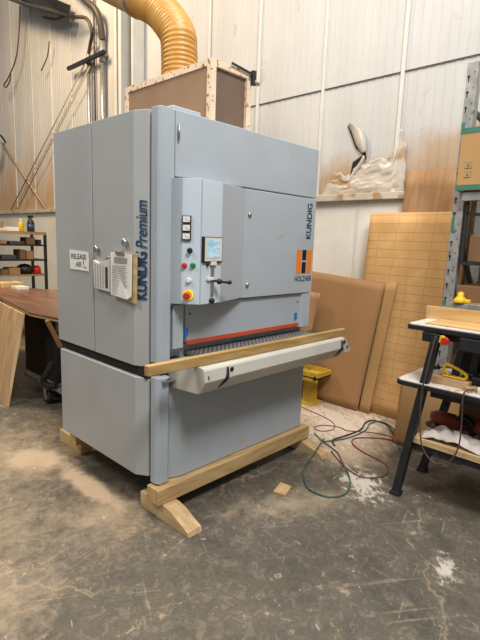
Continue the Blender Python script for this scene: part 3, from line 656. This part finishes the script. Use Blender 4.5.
# ================================================================ LEFT: TABLE, SHEET, CADDY, SHELVES
t = thing('work_table', (2.1, 4.6, 0), 'reddish brown worktable top reaching behind the grey machine', 'table')
MB().pz([(1.70, 3.60), (1.640, 4.03), (1.81, 5.154), (2.0, 6.25), (2.2, 6.30), (2.60, 5.5), (2.75, 3.6)], .835, .85).build('tabletop', M['walnut'], t)
MB().pz([(1.705, 3.61), (1.648, 4.03), (1.818, 5.15), (2.0, 6.22), (2.19, 6.27), (2.59, 5.48), (2.74, 3.61)], .815, .835).build('top_edge', M['ply_y'], t)
MB().pz([(1.72, 3.64), (2.72, 3.64), (2.72, 3.70), (1.72, 3.70)], .72, .815).build('apron', M['greypaint'], t)
for x, y in ((1.93, 4.15), (2.6, 3.75), (2.05, 5.9), (2.5, 5.3)): MB().box(x-.035, x+.035, y-.035, y+.035, 0, .815).build('leg', M['black_metal'], t)
MB().bar((1.63, 3.66, .83), (1.735, 3.66, .60), .03, .03).build('end_brace', M['osb_dark'], t)
# plywood sheet leaning against the table
p = [(1.494, 4.171, 0), (1.665, 4.171, .812), (1.775, 5.0, .812), (1.90, 5.7, .812), (1.75, 5.7, 0)]
tag(MB().prism(p, (-.02, .012, 0)).build('plywood_sheet', M['ply'], None, .001), 'light plywood sheet leaning against the edge of the brown table', 'plywood sheet')
t = thing('tool_caddy', (1.95, 4.2, 0), 'dark wheeled tool caddy in the shadow under the brown table', 'caddy')
MB().box(1.80, 2.5, 3.78, 4.6, .14, .17).build('deck', M['galv'], t, .004)
MB().box(1.86, 2.6, 4.02, 4.7, .17, .78).build('cabinet', M['black_metal'], t, .01)  # black box enlarged to fill in the darkness under the table
for x, y in ((1.79, 4.05), (2.4, 4.5)):
    wl = MB().lathe((x-.02, y, .065), [(.03, 0), (.06, .004), (.065, .014), (.065, .030), (.06, .04), (.03, .044)], (1, 0, 0), 20).build('wheel', M['rubber'], t)
    MB().lathe((x-.024, y, .065), [(.028, 0), (.028, .052)], (1, 0, 0), 14).build('hub', M['galv'], wl)
    MB().prism([(x-.03, y-.03, .145), (x-.03, y+.03, .145), (x-.03, y+.012, .06), (x-.03, y-.012, .06)], (.004, 0, 0)).build('fork', M['galv'], t)
conduit('shop_vacuum_hose', [(1.77, 3.88, .42), (1.74, 3.93, .32), (1.73, 4.0, .24), (1.76, 3.97, .19), (1.80, 3.90, .20)], .028, M['rubber'], 'thick black hose coiled on the wheeled caddy under the table', 'hose')
tag(MB().lathe((1.865, 3.83, .1701), [(.03, 0), (.035, .01), (.035, .16), (.02, .2), (.012, .22)], seg=14).build('red_bottle', M['red']), 'small red bottle on the caddy beside the machine', 'bottle')

def boxthing(name, x0, x1, y0, y1, z0, z1, m_, label, cat, group=None, bevel=.004):
    return tag(MB().box(x0, x1, y0, y1, z0, z1).build(name, m_, None, bevel), label, cat, group)
t = thing('storage_shelf', (2.5, 7.2, 0), 'brown wooden storage shelf unit standing at the far left', 'shelf')
for z, m_ in ((1.50, 'shelfwood'), (1.335, 'black_metal'), (1.12, 'black_metal'), (.90, 'shelfwood'), (.6, 'shelfwood'), (.2, 'shelfwood')):
    MB().box(1.9, 3.15, 7.0, 7.5, z, z+(.042 if z == 1.5 else .022)).build('shelf_board', M[m_], t)
for x in (1.9, 3.115):
    for y in (7.0, 7.465): MB().box(x, x+.035, y, y+.035, 0, 1.5).build('upright', M['black_metal'], t)
MB().box(2.45, 2.47, 7.0, 7.48, 0, 1.5).build('divider', M['shelfwood'], t)
# things on it
SZ = 1.542
boxthing('flat_carton', 2.35, 2.62, 7.1, 7.4, SZ, SZ+.05, M['white'], 'low pale carton on shelf top, left of the yellow bottle', 'box')
boxthing('wooden_crate', 2.20, 2.58, 7.08, 7.42, SZ+.0501, SZ+.13, M['shelfwood'], 'brown wooden tray stacked on the pale carton on the shelf top', 'crate')
boxthing('paper_stack', 2.63, 2.79, 7.08, 7.35, SZ, SZ+.055, M['paper'], 'white paper stack beside the yellow bottle on the shelf top', 'papers')
t = thing('spray_bottle', (2.845, 7.15, SZ), 'yellow bottle with white cap on the far shelf top', 'bottle')
MB().lathe((2.845, 7.15, SZ), [(.032, 0), (.037, .006), (.037, .10), (.03, .13), (.014, .145)]).build('body', M['yellow'], t)
MB().lathe((2.845, 7.15, SZ+.145), [(.016, 0), (.016, .03), (.012, .034)], seg=14).build('cap', M['white'], t)
t = thing('spray_bottle', (2.985, 7.15, SZ), 'black trigger spray bottle with a blue label on the shelf top', 'bottle')
MB().lathe((2.985, 7.15, SZ), [(.045, 0), (.052, .008), (.052, .12), (.04, .16), (.016, .185), (.014, .2)]).build('body', M['black'], t)
MB().lathe((2.985, 7.15, SZ+.03), [(.0535, 0), (.0535, .075)]).build('label', M['bottleblue'], t)
MB().box(2.945, 3.025, 7.135, 7.165, SZ+.2, SZ+.235).build('trigger_head', M['black'], t, .004)
MB().tube([(2.96, 7.15, SZ+.2), (2.95, 7.15, SZ+.17)], .006, 8).build('trigger', M['black'], t)
random.seed(4)
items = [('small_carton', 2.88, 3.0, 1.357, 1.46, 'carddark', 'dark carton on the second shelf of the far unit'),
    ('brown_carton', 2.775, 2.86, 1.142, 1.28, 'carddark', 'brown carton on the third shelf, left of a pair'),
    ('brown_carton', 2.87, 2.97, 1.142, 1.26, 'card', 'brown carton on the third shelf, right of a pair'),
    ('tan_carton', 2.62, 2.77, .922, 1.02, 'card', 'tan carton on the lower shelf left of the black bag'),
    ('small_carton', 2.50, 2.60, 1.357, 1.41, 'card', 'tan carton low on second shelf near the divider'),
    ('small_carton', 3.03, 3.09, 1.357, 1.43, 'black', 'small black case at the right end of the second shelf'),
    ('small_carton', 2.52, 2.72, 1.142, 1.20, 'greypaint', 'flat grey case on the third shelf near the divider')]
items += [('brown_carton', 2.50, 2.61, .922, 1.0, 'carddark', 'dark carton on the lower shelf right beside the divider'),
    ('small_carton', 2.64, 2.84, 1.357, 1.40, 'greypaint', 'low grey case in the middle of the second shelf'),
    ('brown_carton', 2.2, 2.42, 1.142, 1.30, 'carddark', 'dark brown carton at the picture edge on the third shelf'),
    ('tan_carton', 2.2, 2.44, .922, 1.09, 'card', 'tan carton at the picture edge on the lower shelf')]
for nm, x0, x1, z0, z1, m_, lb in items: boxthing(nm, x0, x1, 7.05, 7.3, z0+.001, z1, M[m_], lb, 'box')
b = MB().lathe((2.88, 7.17, .9225), [(.08, 0), (.12, .03), (.115, .10), (.06, .14), (.01, .15)], seg=16)
tag(b.build('black_bag', M['black']), 'slumped black bag on the lower shelf of the far unit', 'bag')
b = MB().lathe((3.04, 7.12, .9225), [(.05, 0), (.062, .02), (.055, .09), (.03, .12), (.01, .125)], seg=16)
tag(b.build('red_pouch', M['red']), 'small red pouch beside the black bag on the shelf', 'pouch')
boxthing('tan_block', 2.12, 2.40, 6.0, 6.22, .8502, .91, M['ply_y'], 'tan wooden block lying at the far end of the brown table', 'block')
boxthing('metal_case', 2.20, 2.34, 5.72, 5.9, .8502, .885, M['white'], 'flat pale case on the brown table in front of the shelves', 'case')

# ================================================================ BEHIND MACHINE RIGHT: BOARDS
def leanboard(name, pts_bottom, pts_top, m_, th, label, cat, bow=0, n=16):
    """sheet from bottom edge (a,b) to top edge (c,d) with bow"""
    a, b_ = pts_bottom; c, d_ = pts_top
    q = MB().sheet(a, b_, d_, c, n, n, lambda u, v: (-bow*math.sin(PI*u)*.6-bow*math.sin(PI*v)*.5, 0, -.02*bow/.03*(u-.0)**3*v if bow else 0))
    return tag(q.build(name, m_, None, solid=th), label, cat)
leanboard('scored_board', [(3.86, 2.19, 0.004), (3.86, 1.42, .004)], [(3.985, 2.18, 1.80), (3.985, 1.42, 1.80)], M['grid'], .018, 'tall tan board scored with a grid leaning on white wall', 'board')
leanboard('brown_board', [(3.93, 1.92, .004), (3.93, 1.33, .004)], [(4.022, 1.89, 2.15), (4.022, 1.33, 2.13)], M['osb_dark'], .014, 'taller brown plywood panel leaning behind the tan scored board', 'board')
leanboard('cardboard_sheet', [(3.79, 2.90, .004), (3.78, 2.055, .004)], [(3.90, 2.90, 1.25), (3.915, 1.955, 1.19)], M['card'], .008, 'large flat brown cardboard sheet leaning right behind machine infeed', 'cardboard sheet', .02)
leanboard('cardboard_strip', [(3.80, 2.05, .004), (3.80, 1.945, .004)], [(3.925, 1.945, 1.185), (3.925, 1.845, 1.20)], M['card2'], .012, 'narrow folded cardboard strip between the cardboard sheet and scored board', 'cardboard sheet')
leanboard('cardboard_offcut', [(3.66, 2.96, .004), (3.64, 2.66, .004)], [(3.80, 2.96, 1.06), (3.77, 2.53, 1.045)], M['osb_dark'], .01, 'small brown panel leaning in front of cardboard beside the machine', 'board')
leanboard('bench_side_panel', [(3.37, 1.50, .004), (3.37, 1.0, .004)], [(3.42, 1.50, .55), (3.42, 1.0, .55)], M['card2'], .012, 'plain tan panel standing on the floor behind the workbench leg', 'board')

# yellow stand
t = thing('yellow_stand', (3.66, 2.5, 0), 'yellow steel post stand with a tray top behind the machine', 'stand')
MB().box(3.62, 3.72, 2.46, 2.56, .01, .28).build('post', M['yellow_paint'], t, .004)
MB().box(3.56, 3.76, 2.42, 2.62, 0, .012).build('base_plate', M['yellow_paint'], t, .003)
b = MB().box(3.52, 3.76, 2.34, 2.66, .28, .292).box(3.52, 3.535, 2.34, 2.66, .25, .335).box(3.745, 3.76, 2.34, 2.66, .28, .335).box(3.535, 3.745, 2.34, 2.355, .28, .335).box(3.535, 3.745, 2.645, 2.66, .28, .335)
b.build('tray', M['yellow_paint'], t)
MB().cyl((3.51, 2.36, .29), (3.535, 2.36, .29), .018, 12).build('bolt', M['black'], t)

# ================================================================ PALLET RACK
R = Vector((0, -1, 0)); D = Vector((1, 0, 0)); O = Vector((3.5, 1.285, 0))
def W(r_, d_, z): return O+R*r_+D*d_+Vector((0, 0, z))
t = thing('pallet_rack', tuple(O), 'grey steel pallet rack upright with teardrop holes and shelf beams', 'rack')
def post(r0, d0, sgn, holes=False):
    b = MB(); b.obox(W(r0+.035, d0, 1.37), R*.035, D*.002, Z*1.37); b.obox(W(r0+.001, d0+.035, 1.37), R*.002, D*.035, Z*1.37); b.obox(W(r0+.069, d0+.035, 1.37), R*.002, D*.035, Z*1.37)
    b.mark(0); hb = b
    if holes:
        for k in range(26):
            z = .14+k*.1
            for rr, s in ((.016, 1),):
                c = W(r0+rr, d0-.0025, z)
                hb.prism([c+R*(.009*math.cos(a))+Z*(.009*math.sin(a)+.012) for a in [i*PI/5 for i in range(10)]], D*.001)
                hb.prism([c+R*-.004+Z*.008, c+R*.004+Z*.008, c+R*.003-Z*.022, c-R*.003-Z*.022], D*.001)
            c = W(r0+.052, d0-.0025, z+.03); hb.prism([c+R*-.003, c+R*.003, c+R*.003+Z*.012, c-R*.003+Z*.012], D*.001)
        b.mark(1); gb = b
        for z0_, z1_ in ((1.1, 1.14), (1.62, 1.72), (2.28, 2.36)): gb.obox(W(r0+.012, d0-.0028, (z0_+z1_)/2), R*.011, D*.0004, Z*(z1_-z0_)/2)
        b.mark(2)
    p_ = b.build('upright', M['galv'], t)
    if holes: p_.data.materials.append(M['dark']); p_.data.materials.append(M['tealpaint'])
    MB().obox(W(r0+.035, d0+.035, .005), R*.06, D*.06, Z*.005).build('base_plate', M['galv'], t)
post(0, 0, 1, True); post(0, .50, 1); post(2.4, 0, 1); post(2.4, .50, 1)
for z in (.35, 1.10, 1.86):
    for d_ in (-.03, .55): MB().obox(W(1.235, d_, z), R*1.165, D*.025, Z*.03).build('beam', M['galv'], t, .004)
    for r_ in (.4, .9, 1.4, 1.9): MB().obox(W(r_, .26, z+.022), R*.03, D*.265, Z*.006).build('deck_slat', M['galv'], t)
    MB().obox(W(1.235, .26, z+.033), R*1.14, D*.30, Z*.005).build('deck_board', M['shelfwood'], t)
for a, b_ in (((.035, .05, 2.45), (.035, .48, 2.42)), ((.035, .05, 2.35), (.035, .48, 2.0)), ((.035, .05, 1.62), (.035, .48, 1.2)), ((.035, .05, 1.2), (.035, .48, .8)), ((.035, .05, .5), (.035, .48, .8))):
    MB().bar(W(*a), W(*b_), .03, .03).build('brace', M['black_metal'], t)
t = thing('banded_carton', tuple(W(.3, .1, 1.9)), 'tan carton with green bands on the upper shelf of the rack', 'box')
def rbox(r0, r1, d0, d1, z0, z1): return MB().obox(W((r0+r1)/2, (d0+d1)/2, (z0+z1)/2), R*(r1-r0)/2, D*(d1-d0)/2, Z*(z1-z0)/2)
rbox(.035, .75, -.075, .45, 1.8985, 2.30).build('carton', M['card2'], t, .004)
rbox(.033, .752, -.077, .452, 1.899, 1.935).build('bottom_band', M['tealpaint'], t)
rbox(.033, .752, -.077, .452, 2.268, 2.304).build('top_band', M['tealpaint'], t)
b = MB()
for z in (2.0, 2.06): b.obox(W(.10, -.0755, z), R*.022, D*.001, Z*.02)
for z in (2.0, 2.06): pass
b.build('handling_mark', M['tealpaint'], t)
rbox(.079, .121, -.0775, -.0765, 1.984, 2.016).build('mark_field', M['card2'], t); rbox(.079, .121, -.0775, -.0765, 2.044, 2.076).build('mark_field', M['card2'], t)
rbox(.094, .106, -.079, -.078, 1.992, 2.008).build('mark_symbol', M['tealpaint'], t); rbox(.094, .106, -.079, -.078, 2.052, 2.068).build('mark_symbol', M['tealpaint'], t)
tag(rbox(.085, .6, .0, .4, 1.1385, 1.25).build('wood_tray', M['carddark'], None, .004), 'low brown tray on the middle rack shelf', 'tray')
tag(rbox(.13, .55, .02, .35, 1.42, 1.60).build('hung_carton', M['carddark'], None, .004), 'plain brown cardboard box raised on rack bracket under green banded carton', 'box')
t = thing('shelf_bracket', tuple(W(.2, .1, 1.38)), 'black steel hanging bracket frame carrying the brown box in rack', 'bracket')
MB().bar(W(.10, .0, 1.83), W(.10, .0, 1.40), .02, .02).build('hanger', M['black_metal'], t); MB().bar(W(.62, .0, 1.83), W(.62, .0, 1.40), .02, .02).build('hanger', M['black_metal'], t)
MB().bar(W(.10, .0, 1.75), W(.62, .0, 1.70), .02, .02).build('top_rail', M['black_metal'], t)
MB().bar(W(.09, .0, 1.408), W(.63, .0, 1.408), .03, .022).build('bottom_rail', M['black_metal'], t); MB().bar(W(.09, .34, 1.408), W(.63, .34, 1.408), .03, .022).build('bottom_rail', M['black_metal'], t)
MB().bar(W(.1, 0, 1.408), W(.1, .34, 1.408), .02, .02).build('cross_rail', M['black_metal'], t)
t = thing('cord_reel', tuple(W(.14, -.03, 1.13)), 'small yellow tool sitting on the middle rack beam', 'tool')
MB().lathe(W(.13, -.03, 1.1305), [(.045, 0), (.05, .01), (.035, .035), (.02, .05), (.022, .07), (.005, .08)], seg=16).build('body', M['yellow'], t)
MB().obox(W(.17, -.03, 1.145), R*.03, D*.015, Z*.014).build('grip', M['yellow'], t, .006)

# ================================================================ WORKBENCH
t = thing('tool_bench', (2.85, .75, 0), 'black legged two tier tool bench standing at the right edge', 'bench')
bm_ = M['black_metal']
def leg(a, b_, nm='leg'):
    a, b_ = Vector(a), Vector(b_); q = MB(); q.bar(a+(0, 0, .02) if False else a+Vector((0, 0, .02)), b_, .045, .045); l_ = q.build(nm, bm_, t, .003)
    MB().obox(a+Vector((0, 0, .0125)), (.03, 0, 0), (0, .03, 0), (0, 0, .0125)).build('foot_pad', M['rubber'], l_, .003)
leg((2.655, 1.135, 0), (2.655, .985, 1.03)); leg((3.08, 1.15, 0), (3.08, 1.0, .70))
leg((2.655, .08, 0), (2.655, .23, 1.03)); leg((3.08, .08, 0), (3.08, .23, .70))
# middle worktop with a rounded corner
def rrect(x0, x1, y0, y1, r, n=5):
    out = []
    for cx, cy, a0 in ((x1-r, y1-r, 0), (x0+r, y1-r, PI/2), (x0+r, y0+r, PI), (x1-r, y0+r, 1.5*PI)):
        out += [(cx+r*math.cos(a0+PI/2*k/n), cy+r*math.sin(a0+PI/2*k/n)) for k in range(n+1)]
    return out
MB().pz(rrect(2.63, 3.12, .10, 1.185, .03), .710, .735).build('worktop', M['benchwhite'], t, .003)
MB().pz(rrect(2.622, 3.128, .092, 1.193, .036), .700, .728).build('worktop_edge', M['black'], t, .004)
MB().box(2.68, 3.08, .2, 1.0, .655, .70).build('worktop_rail', bm_, t)
MB().box(2.65, 3.10, .15, 1.065, .362, .398).build('lower_shelf', M['pine_y'], t, .002)
MB().box(2.665, 2.69, .13, 1.07, .32, .362).build('shelf_rail', bm_, t); MB().box(3.06, 3.085, .13, 1.07, .32, .362).build('shelf_rail', bm_, t)
for yy in (.11, 1.06): MB().box(2.66, 3.09, yy-.012, yy+.012, .32, .361).build('end_rail', bm_, t)
# upper table
up_ = MB().pz(rrect(2.66, 2.975, .10, 1.16, .02), 1.05, 1.07).build('upper_table', M['benchwhite'], t, .003)
MB().pz(rrect(2.652, 2.983, .092, 1.168, .026), 1.035, 1.062).build('upper_edge', M['black'], t, .003)
MB().box(2.70, 2.93, .2, 1.05, .99, 1.035).build('upper_frame', bm_, t, .004)
for y, y2 in ((.95, .905), (.86, .82), (.74, .73), (.30, .34)): MB().bar((2.90, y, .735), (2.90, y2, 1.035), .04, .03).build('strut', M['greypaint'], t)
MB().box(3.0, 3.03, .2, .97, .76, .99).build('rear_panel', M['black_metal'], t, .004)  # dark sheet added to fill in the dark behind the struts
sw = MB().box(2.66, 2.72, .965, 1.075, .975, 1.03).build('switch_box', M['black'], t, .006)
MB().lathe((2.66, .955, 1.005), [(.022, 0), (.022, .02), (.02, .024)], (-1, .05, 0), 16).build('switch_collar', M['yellow'], sw)
MB().lathe((2.655, .935, 1.0), [(.012, 0), (.022, .012), (.022, .028), (.018, .032)], (-1, -.1, 0), 16).build('stop_button', M['red'], sw)
MB().box(2.645, 2.665, .30, .86, .96, 1.03).build('front_plate', bm_, t, .003)
# things on the bench
tag(MB().prism([(2.935, 1.175, 1.0705), (2.935, 1.175, 1.150), (2.935, .1, 1.150), (2.935, .1, 1.0705)], (.018, 0, 0)).build('fence_board', M['ply_y'], None, .002), 'upright plywood fence board along back of the upper bench table', 'board')
tag(MB().box(2.70, 2.93, .15, 1.08, 1.0705, 1.0765).build('ply_liner', M['ply_y'], None, .001), 'thin tan plywood strip lying flat on the upper bench table', 'board')
tag(MB().prism([(2.700, 1.022, .7355), (2.785, 1.012, .7355), (2.785, .800, .7355), (2.700, .808, .7355)], (0, 0, .042)).build('wood_block', M['ply'], None, .003), 'pale wood block on bench worktop under the yellow push handle', 'block')
t = thing('push_block', (2.735, .90, .778), 'yellow plastic push block with loop handle on the wood block', 'push block')
cc = Vector((2.735, .895, .778)); ux = Vector((0, -1, 0)); uy = Vector((1, 0, 0))
MB().obox(cc+Z*.007, ux*.066, uy*.02, Z*.005).build('base', M['yellow'], t, .004)
MB().tube(smooth_path([cc-ux*.035+Z*.011, cc-ux*.062+Z*.04, cc-ux*.055+Z*.068, cc-ux*.03+Z*.070, cc+ux*.03+Z*.05, cc+ux*.062+Z*.032, cc+ux*.062+Z*.011], 6), .009, 10).build('handle', M['yellow'], t)
t = thing('hand_planer', (2.78, .72, .736), 'black power tool lying on the worktop at the right edge', 'power tool')
MB().obox((2.80, .72, .772), (.012, -.10, 0), (.04, .005, 0), (0, 0, .034)).build('body', M['black'], t, .012)
MB().tube(smooth_path([(2.80, .80, .79), (2.80, .84, .80), (2.79, .87, .775), (2.785, .90, .742)], 5), .014, 10).build('nose', M['black'], t)
MB().tube(smooth_path([(2.80, .78, .80), (2.80, .74, .85), (2.80, .66, .85), (2.80, .64, .80)], 6), .014, 10).build('handle', M['black'], t)
tag(MB().obox((2.70, .79, .7475), (.03, -.022, 0), (.012, .016, 0), (0, 0, .012)).build('wood_offcut', M['ply'], None, .002), 'small wood offcut at the front edge of the bench worktop', 'offcut')
tag(MB().lathe((2.69, .735, .7355), [(.022, 0), (.022, .03), (.018, .034)], seg=14).build('white_jar', M['white']), 'small white jar beside the wood offcut on the worktop', 'jar')
t = thing('air_chuck', (3.02, 1.10, .736), 'small black air fitting at the back left of the worktop', 'air fitting')
MB().tube([(3.0, 1.14, .748), (3.02, 1.08, .752)], .011, 10).build('body', M['black'], t); MB().tube(smooth_path([(3.02, 1.08, .752), (3.04, 1.02, .76), (3.06, .95, .75), (3.05, .86, .745)], 5), .005, 8).build('hose_tail', M['red_hose'], t)
tag(MB().tube(smooth_path([(2.635, .985, 1.02), (2.615, .993, .93), (2.60, 1.006, .80), (2.605, 1.02, .674), (2.61, 1.014, .496), (2.61, .989, .375), (2.61, .937, .312), (2.61, .88, .305), (2.61, .822, .351), (2.61, .792, .448), (2.605, .791, .592), (2.60, .797, .72), (2.62, .79, .755), (2.68, .77, .752)], 8), .0042, 8).build('hanging_cable', M['flexgrey']), 'grey power cord hanging in a long loop in front of bench', 'cord')
# lower shelf contents
def rag(name, c, sx, sy, h, seed, label, m_='rag'):
    b = MB(); n = 22
    rows = []
    for j in range(n+1):
        r_ = []
        for i in range(n+1):
            u, v = i/n*2-1, j/n*2-1; e_ = max(0, 1-(abs(u)**3+abs(v)**3)*.6)
            z = h*e_*(.45+.55*abs(noise.noise(Vector((u*2.3+seed, v*2.3, seed)))*1.8))+.006
            r_.append(b.bm.verts.new((c[0]+u*sx*(1+.12*noise.noise(Vector((v*2, seed, 0)))), c[1]+v*sy*(1+.12*noise.noise(Vector((u*2, seed, 5)))), c[2]+z)))
        rows.append(r_)
    for j in range(n):
        for i in range(n): f = b.bm.faces.new((rows[j][i], rows[j][i+1], rows[j+1][i+1], rows[j+1][i])); f.smooth = True
    return tag(b.build(name, M[m_], None, solid=.003), label, 'rag')
rag('white_rag', (2.74, .86, .398), .075, .17, .07, 2, 'crumpled white rag on the lower bench shelf nearest the leg')
rag('white_rag', (2.76, .55, .398), .085, .14, .07, 5, 'crumpled pinkish white rag on the lower bench shelf near right edge')
for k, (y, lb) in enumerate(((.98, 'red and black power tool on the lower shelf nearest bench leg'), (.72, 'red and black power tool on the lower shelf behind the right rag'))):
    t = thing('power_tool', (2.93, y, .398), lb, 'power tool', 'power tools on the lower shelf')
    MB().tube([(2.93, y+.09, .455), (2.93, y+.06, .458), (2.93, y-.04, .458), (2.93, y-.09, .45)], .04, 16, [.03, .042, .045, .035]).build('motor_housing', M['redtool'], t)
    MB().tube(smooth_path([(2.93, y-.05, .47), (2.92, y-.11, .50), (2.92, y-.15, .47), (2.92, y-.17, .42)], 5), .02, 10).build('handle', M['black'], t)
    MB().lathe((2.93, y+.06, .399), [(.06, 0), (.06, .01), (.03, .02), (.03, .04)], seg=16).build('base', M['black'], t)
boxthing('tool_case', 2.99, 3.045, .3, .93, .399, .64, M['carddark'], 'brown box at the back of the lower bench shelf', 'box')

# ================================================================ HOSES ON FLOOR
def floorhose(name, pts, r, m_, label, z=.0):
    random.seed(len(pts))
    P3 = [(q[0], q[1], q[2] if len(q) > 2 else r+.001+z) for q in pts]
    return tag(MB().tube(smooth_path(P3, 8), r, 8).build(name, m_), label, 'hose')
floorhose('air_hose', [(3.286, 1.406), (3.401, 1.494), (3.62, 1.62), (3.70, 1.77), (3.583, 1.814), (3.398, 1.766), (3.158, 1.785), (2.938, 1.856, .02), (2.85, 1.80, .085), (2.75, 1.765, .088), (2.682, 1.746, .075), (2.60, 1.735, .045), (2.506, 1.72, .015), (2.39, 1.645), (2.289, 1.528), (2.297, 1.405), (2.383, 1.348), (2.51, 1.373), (2.638, 1.46), (2.789, 1.609), (2.885, 1.71), (2.97, 1.90), (3.05, 2.02)], .005, M['teal_hose'], 'green teal air hose lying in a loop on the floor')
floorhose('air_hose', [(3.394, 1.522), (3.352, 1.612), (3.21, 1.738), (3.094, 1.696), (3.022, 1.557), (2.987, 1.4), (2.917, 1.317), (2.787, 1.297), (2.678, 1.386), (2.726, 1.547), (2.86, 1.74)], .0045, M['red_hose'], 'red air hose in an open curve nearest the bench leg', .0)
floorhose('extension_cord', [(3.50, 2.56), (3.467, 2.436), (3.41, 2.172), (3.343, 2.024), (3.223, 1.961), (3.124, 2.009), (3.146, 2.087), (3.248, 2.064), (3.31, 1.95), (3.30, 1.86), (3.42, 1.70), (3.47, 1.52)], .0038, M['red_hose'], 'thin red cord winding over the dusty floor from yellow stand')
floorhose('power_cable', [(3.378, 1.46), (3.50, 1.56), (3.66, 1.70), (3.67, 1.83), (3.564, 1.85), (3.389, 1.80), (3.175, 1.82), (3.039, 1.84), (2.96, 1.77)], .006, M['black_hose'], 'black cable lying along the green hose below the boards')
t = thing('hose_coupler', (3.40, 1.51, .0), 'bright red plug at end of the red hose on floor', 'plug')
MB().tube([(3.37, 1.50, .018), (3.41, 1.515, .018), (3.44, 1.525, .018)], .016, 12, [.012, .017, .014]).build('body', M['red'], t)
